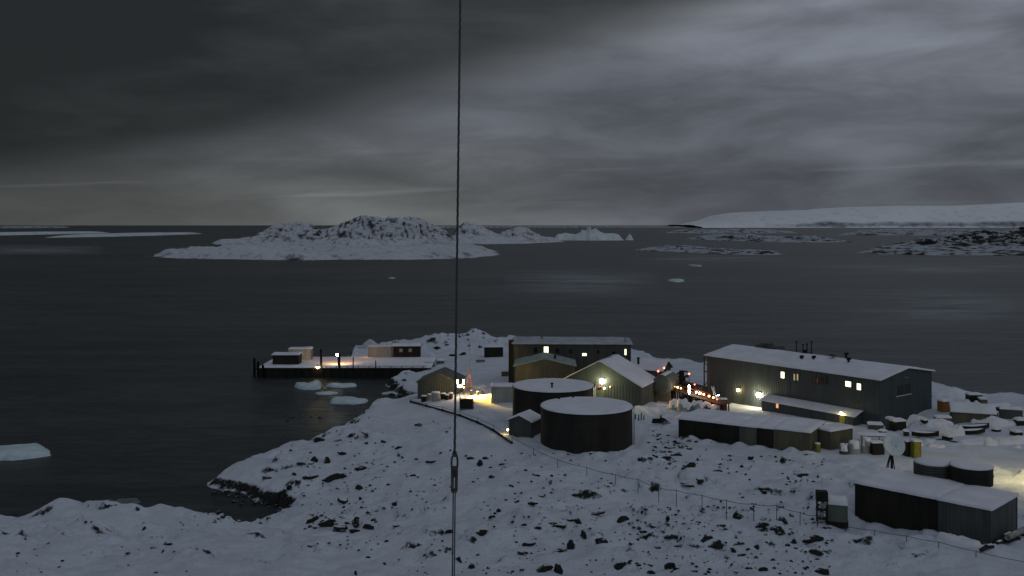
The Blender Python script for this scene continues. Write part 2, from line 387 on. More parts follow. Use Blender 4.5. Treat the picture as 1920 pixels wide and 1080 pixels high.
# ------------------------------------------------------------------ islands, glacier
def island(name, poly, hills, cell, edge, base, amp, nsc, mname, seed, mar=6, ridge=None):
    P = np.array(poly); x0, y0 = P.min(0) - mar; x1, y1 = P.max(0) + mar
    xs = np.arange(x0, x1, cell[0]); ys = np.arange(y0, y1, cell[1]); X_, Y_ = np.meshgrid(xs, ys)
    e = sdist(X_, Y_, poly) + edge * .8 * fbm(X_ / nsc, Y_ / nsc, seed, 3)
    z = sstep(e / edge) * base * (1 + .6 * fbm(X_ / nsc, Y_ / nsc, seed + 5, 4))
    hm = np.zeros(X_.shape)
    for (u, v, d, wx, wy) in hills:
        hx = pw(u, d); hz = H + (HOR - v) / F * d - base * .8
        hm = np.maximum(hm, hz * np.exp(-(np.abs((X_ - hx) / (wx / F * d)) ** 1.7 + np.abs((Y_ - d) / wy) ** 2)) * sstep(e / (edge * 2)))
    if ridge:
        rd, rw, pr_ = ridge; yc = rd + rw * .5 * fbm(X_ / (nsc * 2), X_ * 0 + 1.5, seed + 21, 2)
        uu = X_ / rd * F + 960 + 9 * fbm(X_ / nsc, Y_ / (nsc * .8), seed + 22, 3)
        hz = H + (HOR - np.interp(uu, [p[0] for p in pr_], [p[1] for p in pr_])) / F * rd - base * .8
        t_ = np.abs(Y_ - yc) / rw
        hm = np.maximum(hm, np.maximum(hz, 0) * np.clip(1 - t_ ** 1.25, 0, 1) * sstep(e / (edge * 2)))
    z = z + hm
    rid = 1 - np.abs(fbm((X_ + Y_ * .25) / nsc * 1.1, (Y_ - X_ * .3) / nsc * .5, seed + 9, 5, .6)) * 3
    z = z + .22 * base * fbm(X_ / nsc * 4, Y_ / nsc * 3, seed + 13, 4, .6) * sstep(e / edge)
    z = z + amp * (rid - .58) * sstep(e / (edge * 2)) * np.clip(z / (np.abs(z).max() + 1e-6) * 2.2, .15, 1)
    z = np.where(e < 0, -3, z)
    o = grid_mesh(name, xs, ys, z, z > -2.9, mname); tag(o, kind='structure'); return o
island('rocky_island', [px(*p) for p in [(275, 481), (350, 485), (480, 487), (560, 488), (640, 487), (780, 487), (880, 484), (945, 479), (905, 468), (860, 460),
    (840, 452), (600, 446), (480, 448), (400, 456), (440, 466), (380, 470), (320, 474)]],
    [],
    (1.4, 2.8), 22, 6, 6, 34, 'isl', 71, ridge=(1400, 150, [(430, 455), (480, 441), (500, 434), (530, 424), (556, 416), (575, 418), (600, 428), (622, 429), (645, 419), (670, 411), (700, 404), (725, 406), (745, 409), (760, 407), (785, 413), (805, 419), (825, 430), (845, 441), (862, 452)]))
island('rocky_island', [px(*p) for p in [(820, 457), (900, 458), (980, 457), (1055, 454), (1040, 447), (980, 443), (860, 443)]],
    [],
    (1.9, 4.5), 22, 4, 6, 42, 'isl', 83, ridge=(1850, 150, [(832, 446), (850, 426), (868, 417), (880, 421), (900, 425), (920, 433), (936, 441), (955, 433), (975, 427), (990, 431), (1005, 440), (1020, 444), (1045, 454)]))
island('low_island', [px(*p) for p in [(1610, 474), (1660, 477), (1780, 479), (1930, 479), (2150, 478), (2150, 448), (1900, 442), (1760, 448), (1650, 462)]],
    [(1850, 436, 1500, 60, 120), (1930, 428, 1600, 50, 120), (1750, 448, 1400, 40, 100), (2050, 430, 1600, 60, 130)],
    (2.2, 4), 30, 4, 6, 26, 'isl2', 91)
island('low_island', [px(*p) for p in [(1185, 469), (1250, 472), (1330, 475), (1400, 478), (1475, 478), (1460, 473), (1380, 469), (1300, 463), (1230, 462)]],
    [(1215, 464, 1310, 18, 20), (1420, 471, 1180, 25, 15)], (1.8, 3), 12, 1.8, 3, 20, 'isl2', 103)
island('low_island', [px(*p) for p in [(1285, 448), (1400, 453), (1500, 455), (1600, 454), (1560, 448), (1450, 444), (1330, 440)]],
    [(1400, 441, 2200, 50, 90), (1520, 444, 2100, 40, 80)], (3.2, 7), 26, 3, 6, 40, 'isl2', 113)
for (pp, sd_) in (([(0, 428), (120, 427.4), (130, 426), (0, 425.6)], 121), ([(640, 428), (980, 427), (1300, 426.6), (1300, 424.6), (900, 424.6), (640, 425)], 131),
                  ([(1240, 437), (1420, 438), (1500, 437), (1440, 433.5), (1260, 434)], 141), ([(1560, 441), (1800, 442), (1900, 440), (1860, 434), (1620, 434)], 151)):
    island('low_island', [px(*p) for p in pp], [], (16, 50), 60, 9, 12, 180, 'isl2', sd_, 60)
# glacier on the right horizon
prof = [(1290, 421), (1330, 412), (1350, 404), (1390, 397.5), (1480, 394.5), (1505, 396), (1560, 389.5), (1640, 388), (1760, 387.5), (1820, 384), (1880, 381), (1940, 379), (2300, 372), (2600, 380)]
gx = np.linspace(pw(1285, 11000), pw(2600, 11000), 330); gy = np.concatenate([np.linspace(9900, 10500, 30), np.linspace(10530, 12600, 60)])
GX, GY = np.meshgrid(gx, gy)
top = H + (HOR - np.interp(GX / 11500 * F + 960, [p[0] for p in prof], [p[1] for p in prof])) / F * 11500
fr = 10050 + 260 * fbm(GX / 900, GX * 0 + 3, 171, 4)
q_ = np.clip((GY - fr) / 800, 0, 1)
GZ = sstep((12600 - GY) / 500) * top * (.16 * sstep((GY - fr) / 60) + .84 * np.sin(q_ * PI / 2) ** .8) + 26 * fbm(GX / 420, GY / 700, 173, 4) * sstep((1.1 - q_) * 2) * sstep((GY - fr) / 60) - 3
tag(grid_mesh('glacier', gx, gy, GZ, GZ > -2.5, 'glac'), kind='structure')

# ------------------------------------------------------------------ floating ice
def lump(name, cx, cy, rx, ry, hgt, seed, mname, n=40, m_=9, rag=.25, flat=.6, label=None, cat=None, group=None, z0=0.0, rz=0, peaks=()):
    vs = []; fs = []; rnd = random.Random(seed)
    ph = [rnd.random() * 6.3 for _ in range(6)]
    for i in range(m_):
        t_ = i / (m_ - 1)
        for k in range(n):
            th = 2 * PI * k / n
            rr = 1 + rag * (.5 * math.sin(2 * th + ph[0]) + .35 * math.sin(3 * th + ph[1]) + .25 * math.sin(5 * th + ph[2]) + .18 * math.sin(9 * th + ph[3]) + .12 * math.sin(14 * th + ph[4]))
            r = (1 - t_ ** 2.0 * .999) if t_ < 1 else .001
            r = max(.001, 1 - t_) ** .8 if i else 1.04
            x = rx * rr * r * math.cos(th); y = ry * rr * r * math.sin(th)
            z = hgt * (min(1, (t_ * (2.2 + 2 * flat)) ** .55)) * (1 + .35 * math.sin(x / rx * 4 + ph[5]) * (1 - flat)) if i else -.6
            if i:
                z += hgt * .22 * float(fbm(np.array([x / rx * 4 + seed]), np.array([y / ry * 3]), seed, 3)[0])
                for (pxx, ph_, pw_) in peaks: z += hgt * ph_ * math.exp(-((x / rx - pxx) / pw_) ** 2) * max(0, 1 - abs(y / ry))
            c, s = math.cos(rz), math.sin(rz)
            vs.append((x * c - y * s, x * s + y * c, z))
    for i in range(m_ - 1):
        for k in range(n):
            l = (k + 1) % n; fs.append((i * n + k, i * n + l, i * n + n + l, i * n + n + k))
    fs.append(tuple(range((m_ - 1) * n, m_ * n)))
    b_ = MB(); b_.add(vs, fs, True); o = b_.build(name, mname, loc=(cx, cy, z0))
    return tag(o, label, cat, group)
def floe(u0, u1, v0, v1, hgt, seed, label, name='ice_floe', mname='ice', cat='ice floe', rag=.22, **k):
    yn = px(0, v1)[1]; zt = hgt; yf = (H - zt) * F / (v0 - HOR)
    if yf < yn + 1: yf = yn + 1
    cy = (yn + yf) / 2; x0, x1 = pw(u0, cy), pw(u1, cy)
    return lump(name, (x0 + x1) / 2, cy, (x1 - x0) / 2, (yf - yn) / 2, hgt, seed, mname, label=label, cat=cat, rag=rag, **k)
floe(-60, 92, 828, 866, .8, 3, 'large pale ice floe floating at the left edge of the photo, nearest to the camera', rag=.18)
floe(553, 607, 713, 731, 1.0, 5, 'rounded humped ice floe just below the pier wall', flat=.2)
floe(610, 673, 717, 727, .45, 6, 'long flat narrow ice floe right of the humped one below the pier', rag=.12)
floe(592, 632, 733, 741, .3, 8, 'small thin grey ice floe between the humped floe and the broad one nearer the shore')
floe(616, 688, 742, 759, .5, 9, 'broad flat ice floe closest to the snowy headland')
floe(716, 765, 733, 741, .3, 12, 'thin sliver of ice against the shore beside the boathouse')
floe(668, 717, 643, 659, 2.3, 13, 'pale snowy hump of ice in the water beyond the pier and the cream container', flat=.1)
floe(1253, 1284, 522, 529, 1.0, 15, 'small lone white floe in the open water right of the guy wire')
floe(1292, 1312, 495, 500, .8, 16, 'tiny faint floe beyond the lone white floe, nearer the low islands', mname='bergdim')
floe(728, 742, 519, 523, .6, 17, 'tiny faint floe in the dark water left of the guy wire', mname='bergdim')
floe(-40, 52, 433, 446, 8, 18, 'low tabular iceberg cut off by the left edge of the photo', 'iceberg', 'berg', 'iceberg', flat=.8)
floe(190, 316, 435, 445, 6, 19, 'long low tabular iceberg lying alone left of the rocky island', 'iceberg', 'berg', 'iceberg', flat=.9, rag=.1)
def berg(label, u0, u1, d, prof_, seed, dep, mname='berg'):
    x0, x1 = pw(u0, d), pw(u1, d); xs = np.linspace(x0, x1, 130); ys = np.linspace(d - dep, d + dep, 40); X_, Y_ = np.meshgrid(xs, ys)
    tz = H + (HOR - np.interp(X_ / d * F + 960, [p[0] for p in prof_], [p[1] for p in prof_])) / F * d
    q = np.abs(Y_ - d) / dep + .25 * fbm(X_ / 14, Y_ / 30, seed, 3)
    z = tz * (1 - sstep((q - .15) / .8)) * (1 + .22 * fbm(X_ / 7, Y_ / 12, seed + 2, 4)) - 1.5
    o = grid_mesh('iceberg', xs, ys, z, z > -1.4, mname); return tag(o, label, 'iceberg')
berg('jagged white iceberg with peaks on its right half, beside the rocky island', 1036, 1168, 2100, [(1036, 449), (1046, 438), (1062, 436), (1080, 439), (1092, 430), (1098, 433), (1104, 424), (1110, 432), (1116, 427), (1124, 434), (1135, 437), (1150, 436), (1160, 439), (1168, 449)], 201, 60)
berg('small pointed ice pinnacle right of the jagged iceberg', 1172, 1188, 2100, [(1172, 450), (1176, 442), (1180, 437), (1184, 441), (1188, 450)], 207, 20)
def slush(u0, u1, v0, v1, n=40, name='slush_ice'):
    b_ = MB(); vs = []; uv = []
    for j in range(9):
        v = v1 + (v0 - v1) * j / 8; y = px(0, v)[1]
        for i in range(n + 1):
            u = u0 + (u1 - u0) * i / n; vs.append((pw(u, y), y, .06)); uv.append(math.sin(PI * i / n) ** .7 * math.sin(PI * j / 8))
    fs = [(j * (n + 1) + i, j * (n + 1) + i + 1, (j + 1) * (n + 1) + i + 1, (j + 1) * (n + 1) + i) for j in range(8) for i in range(n)]
    b_.add(vs, fs); o = b_.build(name, 'slush'); ul = o.data.uv_layers.new(name='UVMap')
    for lp in o.data.loops: ul.data[lp.index].uv = (uv[lp.vertex_index], 0)
    tag(o, kind='stuff')
slush(1480, 2000, 488, 520); slush(-60, 200, 458, 480); slush(1180, 1500, 478, 492); slush(300, 470, 462, 478)
slush(940, 1250, 500, 560); slush(1560, 1960, 530, 620)
for (u0, u1, v0, v1, sd_) in ((160, 215, 935, 953, 31), (205, 258, 931, 955, 32)):
    floe(u0, u1, v0, v1, .18, sd_, ('grey half-sunken ice, the left one of two patches off the near shore' if sd_ == 31 else 'pale green half-sunken ice, the right one of two patches off the near shore'), mname='sub', cat='ice')

# ------------------------------------------------------------------ rocks
def rock_mesh(seed):
    import bmesh
    bm = bmesh.new(); bmesh.ops.create_icosphere(bm, subdivisions=3, radius=1)
    rnd = random.Random(seed)
    cuts = []
    for _ in range(9):
        d = Vector((rnd.gauss(0, 1), rnd.gauss(0, 1), rnd.gauss(0, .9))).normalized(); cuts.append((d, rnd.uniform(.45, .85)))
    for v in bm.verts:
        for d, k in cuts:
            q = v.co.dot(d)
            if q > k: v.co -= d * (q - k) * .9
        f = float(fbm(np.array([v.co.x * 2 + seed * 3.1 + v.co.z]), np.array([v.co.y * 2 - v.co.z * 1.7]), seed, 3)[0])
        v.co *= 1 + .38 * f
    me = bpy.data.meshes.new('rock'); bm.to_mesh(me); bm.free(); me.materials.append(M['rock']); return me
RM = [rock_mesh(s) for s in range(10)]
def zone(u, v, w_, h_):
    sh = 'upright' if h_ > w_ else 'long thin' if h_ < .36 * w_ else 'chunky' if h_ > .6 * w_ else 'flattish'
    sz = 'large' if w_ > 22 else 'middling' if w_ > 12 else 'small' if w_ > 7.5 else 'tiny'
    if v < 760: p, g = 'at the far shore behind the station', 'rocks on the far shore'
    elif v < 900 and 1200 < u < 1330: p, g = 'between front fuel tank and container row', 'rocks between the tank and the containers'
    elif 380 < u < 545 and 905 < v < 995: p, g = 'in the cove, ' + ('by the water' if u < 460 else 'nearer the hollow'), 'shore rocks in the cove'
    elif u < 380: p, g = 'on the lower left snow bank' + (' near its water edge' if v < 1000 else ''), 'rocks on the lower left snow bank'
    elif u < 850 and v < 960: p, g = ('on the headland ' + ('crest' if v < 870 else 'face') + (', toward its left point' if u < 620 else ', toward the guy wire')), 'rocks on the headland'
    elif u < 850: p, g = ('in the outcrop below the headland' if v < 1002 else 'in smooth snow left of the guy wire'), 'rocks below the headland'
    elif v < 960: p, g = ('in snow just right of the turnbuckle' if u < 980 else 'in snow below the front fuel tank' if u < 1180 else 'in snow below the long container row'), 'rocks above the rope fence'
    elif u < 1150: p, g = ('right of the guy wire' + (' at the photo bottom' if v > 1035 else ' on the near slope')), 'rocks on the near middle slope'
    else: p, g = (('just under the rope fence' if v < 1005 else 'at the photo bottom' if v > 1045 else 'midway down the slope') + (', middle' if u < 1360 else ', toward the big container')), 'rocks on the near right slope'
    return sz + ' ' + sh + ' dark rock ' + p, g
rocks = [(1166,975,24,14),(1122,964,26,5),(1251,971,7,10),(1289,912,26,5),(1292,871,24,12),(1432,921,14,12),(1383,967,26,16),(1409,953,9,7),(1485,965,11,9),(1323,1010,24,13),
(1271,1024,22,6),(1256,1059,20,14),(1162,1062,26,13),(1128,1014,22,13),(1429,988,22,9),(1450,992,16,9),(1385,1018,26,7),(1390,1041,20,8),(1418,1025,9,13),(1375,1034,14,9),
(1489,1015,10,10),(1477,1023,10,7),(1530,1011,26,14),(1515,1020,18,8),(1530,1041,22,12),(1408,858,8,12),(1470,861,20,8),(1454,856,6,6),(1390,875,5,8),(1345,882,16,6),
(1502,892,24,7),(1477,898,9,6),(1533,893,8,6),(1248,858,20,7),(1268,852,18,7),(1293,840,14,8),(1253,839,24,6),(1219,1074,16,8),(1302,1071,12,6),(1329,1073,8,8),(1429,1067,18,8),
(1541,1072,26,14),(1510,1067,10,7),(1449,1050,9,6),(1198,1013,10,6),(1233,1028,12,4),(1198,993,8,6),(543,915,16,11),(582,894,30,12),(627,892,40,16),(614,862,20,14),(590,862,16,14),
(642,850,18,6),(676,878,20,9),(674,914,14,12),(646,936,30,9),(676,935,10,8),(740,944,13,10),(721,828,12,7),(686,814,18,5),(785,796,14,6),(749,839,16,6),(597,824,20,10),
(586,974,24,16),(615,984,30,18),(640,986,34,20),(668,982,26,18),(690,986,24,14),(809,866,20,7),(774,891,11,6),(899,869,12,14),(882,859,14,6),(910,859,12,6),(942,871,12,4),
(922,894,10,8),(1006,890,18,5),(1032,905,11,9),(1014,930,24,6),(1000,944,18,7),(959,912,9,5),(935,957,13,9),(922,968,12,5),(905,998,22,12),(843,1000,14,9),(1006,990,16,7),
(1048,986,30,10),(1078,978,30,10),(1094,1002,9,18),(993,1021,24,11),(982,984,10,5),(982,1039,22,6),(1070,1021,14,20),(1051,1032,24,8),(1045,1066,12,24),(1017,1068,36,16),
(978,1067,12,7),(860,1049,16,12),(884,1061,14,14),(742,986,14,6),(689,1044,10,5),(721,1057,7,5),(667,1076,12,8),(498,1055,14,4),(500,896,16,6),(552,890,9,6),
(314,1020,20,9),(290,1028,20,3),(172,980,7,6),(238,1041,10,3),(270,996,7,7),(665,995,20,8),(700,975,10,6)]
def rnd_cluster(n, u0, u1, v0, v1, s0, s1):
    return [(random.uniform(u0, u1), random.uniform(v0, v1), (s := random.uniform(s0, s1)), s * random.uniform(.35, .7)) for _ in range(n)]
rocks += rnd_cluster(30, 1222, 1318, 806, 878, 4, 10) + rnd_cluster(32, 400, 522, 922, 982, 4, 12) + rnd_cluster(14, 572, 700, 968, 998, 5, 12)
rocks += rnd_cluster(16, 520, 840, 800, 960, 3, 7) + rnd_cluster(14, 870, 1180, 860, 1075, 3, 7) + rnd_cluster(34, 1180, 1560, 975, 1078, 4, 10) + rnd_cluster(10, 1330, 1540, 858, 960, 3, 7)
rocks += [(820, 652, 14, 6), (848, 666, 12, 6), (866, 664, 14, 6), (838, 645, 10, 5), (900, 650, 10, 6), (880, 648, 8, 5), (740, 722, 12, 6), (755, 712, 12, 5), (734, 744, 14, 6), (752, 742, 10, 5)]
def ground_hit(u, v):
    dx = (u - 960) / F; dz = (HOR - v) / F
    ds = np.arange(60, 300, .25); hz = height(ds * dx, ds); line = H + dz * ds
    k = np.argmax(line < hz); return (dx * ds[k], ds[k], float(hz[k])) if (line < hz).any() else (dx * 200, 200, 0)
for i, (u, v, w_, h_) in enumerate(rocks):
    x, y, z = ground_hit(u, v + h_ * .3)
    z = max(z, 0.0)
    o = bpy.data.objects.new('rock', RM[i % 10]); C.objects.link(o)
    sx = w_ / F * y * .60; sz = max(h_ / F * y * .62, .12)
    o.scale = (sx, max(sx * .55, sz * .8), sz); o.location = (x, y, z + sz * .10)
    o.rotation_euler = (random.uniform(-.2, .2), random.uniform(-.25, .25), random.uniform(0, 6.3) if w_ < h_ * 1.6 else random.choice((0, PI)) + random.uniform(-.4, .4))
    lb, gp = zone(u, v, w_, h_)
    tag(o, lb, 'rock', gp)

rv = np.array([v.co[:] for v in RM[3].vertices])
def oct_rock(b_, x, y, z, sx, sy, sz, a):
    c, s = math.cos(a), math.sin(a); j = lambda: random.uniform(.7, 1.3)
    vs = [(x + (px_ * c - py_ * s) * j(), y + (px_ * s + py_ * c) * j(), z + pz_ * j()) for (px_, py_, pz_) in ((sx, 0, 0), (sx * .5, sy, .1 * sz), (-sx * .5, sy, 0), (-sx, 0, 0), (-sx * .4, -sy, 0), (sx * .5, -sy, 0), (sx * .3, sy * .3, sz), (-sx * .4, 0, sz * .8))]
    b_.v and 0
    vs = [(p[0] - x, p[1] - y, p[2]) for p in vs]; vs = [(x + p[0], y + p[1], p[2]) for p in vs]
    b_.add(vs, [(0, 1, 6), (1, 2, 7, 6), (2, 3, 7), (3, 4, 7), (4, 5, 6, 7), (5, 0, 6)])
sc = MB()
for (n_, u0, u1, v0, v1) in ((150, 1215, 1325, 805, 880), (120, 395, 525, 918, 984), (60, 575, 710, 962, 1000), (330, 520, 850, 790, 965), (330, 860, 1190, 850, 1078), (560, 1180, 1560, 950, 1078), (140, 1330, 1545, 850, 960), (80, 560, 850, 1000, 1078), (50, 20, 380, 985, 1078)):
    for _ in range(n_):
        u, v = random.uniform(u0, u1), random.uniform(v0, v1)
        if float(vn(np.array([u / 45]), np.array([v / 18]), 77)[0]) < -.12: continue
        x, y, z = ground_hit(u, v); w_ = random.uniform(.7, 3.0) / F * y * random.choice((1, 1, 1.6))
        z0_ = len(sc.v); oct_rock(sc, x, y, 0, w_, w_ * .7, w_ * .55, random.uniform(0, 6.3))
        sc.v[z0_:] = [(p[0], p[1], p[2] + max(z, 0) + .01) for p in sc.v[z0_:]]
tag(sc.build('stone_scatter', 'black'), kind='stuff')

# ------------------------------------------------------------------ building pieces
def snow_sheet(parent, x0, x1, y0, y1, zf, thick=.28, seed=0, cell=.55, name='snow_cover', over=.12, mname='roofsnow'):
    x0 -= over; x1 += over; y0 -= over; y1 += over
    nx = max(4, int((x1 - x0) / cell)); ny = max(4, int((y1 - y0) / cell))
    xs = np.concatenate([[x0, x0 + .02], np.linspace(x0 + .22, x1 - .22, nx), [x1 - .02, x1]]); ys = np.concatenate([[y0, y0 + .02], np.linspace(y0 + .22, y1 - .22, ny), [y1 - .02, y1]])
    vs = []; 
    for j, y in enumerate(ys):
        for i, x in enumerate(xs):
            jx = .10 * float(vn(np.array([y * 1.3 + seed]), np.array([.5]), seed)[0]) if i < 2 or i > len(xs) - 3 else 0
            jy = .16 * float(vn(np.array([x * 1.1 + seed]), np.array([2.5]), seed)[0]) if j < 2 or j > len(ys) - 3 else 0
            k = min(i, j, len(xs) - 1 - i, len(ys) - 1 - j)
            n = float(fbm(np.array([x / 2.4 + seed]), np.array([y / 2.0]), seed, 3)[0])
            t_ = {0: -.03, 1: thick * .55}.get(k, thick * (1 + .55 * n))
            vs.append((x + jx, y + jy, zf(min(max(x, x0 + over), x1 - over), min(max(y, y0 + over), y1 - over)) + t_))
    w_ = len(xs); fs = [(j * w_ + i, j * w_ + i + 1, (j + 1) * w_ + i + 1, (j + 1) * w_ + i) for j in range(len(ys) - 1) for i in range(w_ - 1)]
    b_ = MB(); b_.add(vs, fs, True); return b_.build(name, mname, parent)
def window(parent, x, z, w_, h_, y=0, ax='x', out=-1, lit=None, label=None):
    """window > pane ; lies on a wall that runs along ax"""
    def bx(b_, a0, a1, c0, c1, z0, z1):
        c0, c1 = sorted((y + out * c0, y + out * c1))
        b_.box(a0, a1, c0, c1, z0, z1) if ax == 'x' else b_.box(c0, c1, a0, a1, z0, z1)
    f = MB(); t_ = .07
    bx(f, x - w_ / 2 - t_, x - w_ / 2, .0, .12, z - t_, z + h_ + t_); bx(f, x + w_ / 2, x + w_ / 2 + t_, 0, .12, z - t_, z + h_ + t_)
    bx(f, x - w_ / 2, x + w_ / 2, 0, .12, z + h_, z + h_ + t_); bx(f, x - w_ / 2, x + w_ / 2, 0, .14, z - t_, z)
    fo = f.build('window', 'grey', parent)
    p = MB(); bx(p, x - w_ / 2, x + w_ / 2, .02, .06, z, z + h_); p.build('pane', lit or 'glass', fo)
    if label: fo['label'] = label
    return fo
def bulb(parent, loc, power, col, mname='bulbw', r=.13, name='wall_lamp', off=(0, -.35, 0), radius=.12, label=None):
    """lamp housing > glass, with its light"""
    x, y, z = loc
    hs = MB(); hs.box(x - r * 1.1, x + r * 1.1, y - .05, y + .2, z + r, z + r + .07); hs.tube([(x, y + .2, z + r), (x, y, z + r * .6)], .03, 6)
    ho = hs.build(name, 'black', parent)
    g = MB(); g.lathe([(r * .2, z - r), (r * .8, z - r * .6), (r, z), (r * .8, z + r * .6), (r * .3, z + r)], 12, x, y); g.build('lamp_glass', mname, ho)
    if label: ho['label'] = label
    if power:
        l = bpy.data.lights.new('lamp_light', 'POINT'); l.energy = power; l.color = col; l.shadow_soft_size = radius
        lo = bpy.data.objects.new('lamp_light', l); lo.location = (x + off[0], y + off[1], z + off[2]); link(lo, ho)
    return ho
def roof_fn(D, ze, zr): return lambda x, y: ze + (zr - ze) * (1 - abs(y / (D / 2) - 1))
def gable_house(name, label, cat, x, y, rz, L, D, z0, ze, zr, wall='teal', pitch=.45, snow=.3, over=.35, ridge='x', group=None, thing_=None):
    """local frame: x along the front, y into depth, origin at front-left foot, z = 0 at the foot"""
    t_ = thing_ or thing(name, label, cat, (x, y, z0), rz, group)
    he, hr = ze - z0, zr - z0; FT = -2.2
    if ridge == 'x':
        b_ = MB(); b_.corr(0, L, 0, FT, he, pitch, .05); b_.build('wall', wall, t_)
        b_ = MB(); b_.corr(0, L, D, FT, he, pitch, .05, out=1); b_.build('wall', wall, t_)
        for (xx, o_) in ((0, -1), (L, 1)):
            b_ = MB(); b_.corr(0.02, D - .02, xx, FT, he, pitch, .05, 'y', o_)
            b_.poly([(xx, 0, he), (xx, D, he), (xx, D / 2, hr)]); b_.build('gable_wall', wall, t_)
        b_ = MB(); rf = roof_fn(D, he, hr); ov = over
        sl = (hr - he) / (D / 2)
        pts = [(-ov, -ov, he - sl * ov), (-ov, D / 2, hr), (-ov, D + ov, he - sl * ov)]
        vs = []
        for xx in (-ov, L + ov):
            for (a, yy, zz_) in pts: vs += [(xx, yy, zz_), (xx, yy, zz_ + .14)]
        fs = [(0, 6, 7, 1), (1, 7, 9, 3), (3, 9, 11, 5), (4, 5, 11, 10), (0, 2, 8, 6), (2, 4, 10, 8), (0, 1, 3, 2), (2, 3, 5, 4), (6, 8, 9, 7), (8, 10, 11, 9)]
        b_.add(vs, fs); r_ = b_.build('roof', 'grey', t_)
        snow_sheet(t_, -ov, L + ov, -ov, D + ov, lambda a, b: he + .14 + (hr - he) * (1 - abs(b / (D / 2) - 1)), snow, int(L * 7))
    else:
        W = L
        for (yy, o_) in ((0, -1), (D, 1)):
            b_ = MB(); b_.corr(0, W, yy, -1, he, pitch, .05, 'x', o_); b_.poly([(0, yy, he), (W, yy, he), (W / 2, yy, hr)]); b_.build('gable_wall', wall, t_)
        for (xx, o_) in ((0, -1), (W, 1)):
            b_ = MB(); b_.corr(.02, D - .02, xx, -1, he, pitch, .05, 'y', o_); b_.build('wall', wall, t_)
        ov = over; sl = (hr - he) / (W / 2)
        vs = []
        for yy in (-ov, D + ov):
            for (a, zz_) in ((-ov, he - sl * ov), (W / 2, hr), (W + ov, he - sl * ov)): vs += [(a, yy, zz_), (a, yy, zz_ + .14)]
        fs = [(0, 6, 7, 1), (1, 7, 9, 3), (3, 9, 11, 5), (4, 5, 11, 10), (0, 2, 8, 6), (2, 4, 10, 8), (0, 1, 3, 2), (2, 3, 5, 4), (6, 8, 9, 7), (8, 10, 11, 9)]
        b_ = MB(); b_.add(vs, fs); b_.build('roof', 'grey', t_)
        snow_sheet(t_, -ov, W + ov, -ov, D + ov, lambda a, b: he + .14 + (hr - he) * (1 - abs(a / (W / 2) - 1)), snow, int(L * 7))
    return t_
def container(label, x, y, rz, L=6.1, D=2.44, h=2.6, mname='dk', z0=None, group=None, snow=.28, endm=None, name='shipping_container', doors='r', sx=None, cat='container'):
    if z0 is None: z0 = gz(x + math.cos(rz) * L / 2, y + math.sin(rz) * L / 2) - .05
    t_ = thing(name, label, cat, (x, y, z0), rz, group)
    b_ = MB(); b_.corr(.12, L - .12, .06, .16, h - .12, .28, -.045, out=-1); b_.corr(.12, L - .12, D - .06, .16, h - .12, .28, -.045, out=1)
    b_.poly([(0.05, .05, h - .05), (L - .05, .05, h - .05), (L - .05, D - .05, h - .05), (.05, D - .05, h - .05)]); b_.build('side_panel', mname, t_)
    e = MB(); e.corr(.12, D - .12, .06, .16, h - .12, .28, -.045, 'y', -1); e.build('end_panel', endm or mname, t_)
    f = MB()
    for a in (0, L - .12):
        for c in (0, D - .12): f.box(a, a + .12, c, c + .12, -.6, h)
    for c in (0, D - .12): f.box(.12, L - .12, c, c + .12, h - .12, h); f.box(.12, L - .12, c, c + .12, 0, .16)
    for a in (0, L - .12): f.box(a, a + .12, .12, D - .12, h - .12, h); f.box(a, a + .12, .12, D - .12, 0, .16)
    f.build('frame', mname, t_)
    for (c0, c1) in ((.13, D / 2 - .01), (D / 2 + .01, D - .13)):
        dr = MB(); dr.box(L - .09, L - .04, c0, c1, .17, h - .13); do = dr.build('door', endm or mname, t_)
        bb = MB()
        for q in (.3, .7): bb.tube([(L - .01, c0 + (c1 - c0) * q, .2), (L - .01, c0 + (c1 - c0) * q, h - .16)], .02, 6)
        bb.build('locking_bar', 'steel', do)
    if snow: snow_sheet(t_, 0, L, 0, D, lambda a, b: h, snow, int(x * 3 + y))
    return t_
def drum_like(name, label, cat, x, y, r, h, mname, z0=None, snow=.15, group=None, bands=(.33, .66), n=20):
    if z0 is None: z0 = gz(x, y) - .05
    t_ = thing(name, label, cat, (x, y, z0), random.uniform(0, 3), group)
    pr = [(r * .97, 0), (r, .03)]
    for q in bands: pr += [(r, h * q - .04), (r * 1.03, h * q - .015), (r * 1.03, h * q + .015), (r, h * q + .04)]
    pr += [(r, h - .03), (r * .96, h)]
    b_ = MB(); b_.lathe(pr, n, sm=False); b_.build('body', mname, t_)
    if snow:
        b_ = MB(); b_.lathe([(r * 1.02, h - .02), (r * 1.05, h + snow * .35), (r * .9, h + snow * .8), (r * .5, h + snow), (.01, h + snow * 1.08)], n); b_.build('snow_cover', 'snow', t_)
    return t_
def crate(label, x, y, w_, d_, h_, mname='wood', rz=0, z0=None, snow=.2, group=None, name='crate', cat='crate', planks=True):
    if z0 is None: z0 = gz(x, y) - .05
    t_ = thing(name, label, cat, (x, y, z0), rz, group)
    b_ = MB(); b_.box(-w_ / 2, w_ / 2, -d_ / 2, d_ / 2, 0, h_, .03); b_.build('body', mname, t_)
    if planks:
        f = MB()
        for a in (-w_ / 2, w_ / 2 - .08):
            f.box(a, a + .08, -d_ / 2 - .03, -d_ / 2, .02, h_ - .02)
        for z in (.04, h_ / 2, h_ - .14): f.box(-w_ / 2 + .08, w_ / 2 - .08, -d_ / 2 - .025, -d_ / 2, z, z + .1)
        f.build('batten', mname, t_)
    if snow: snow_sheet(t_, -w_ / 2, w_ / 2, -d_ / 2, d_ / 2, lambda a, b: h_, snow, int(x * 5), .4, over=.06, mname='snow')
    return t_

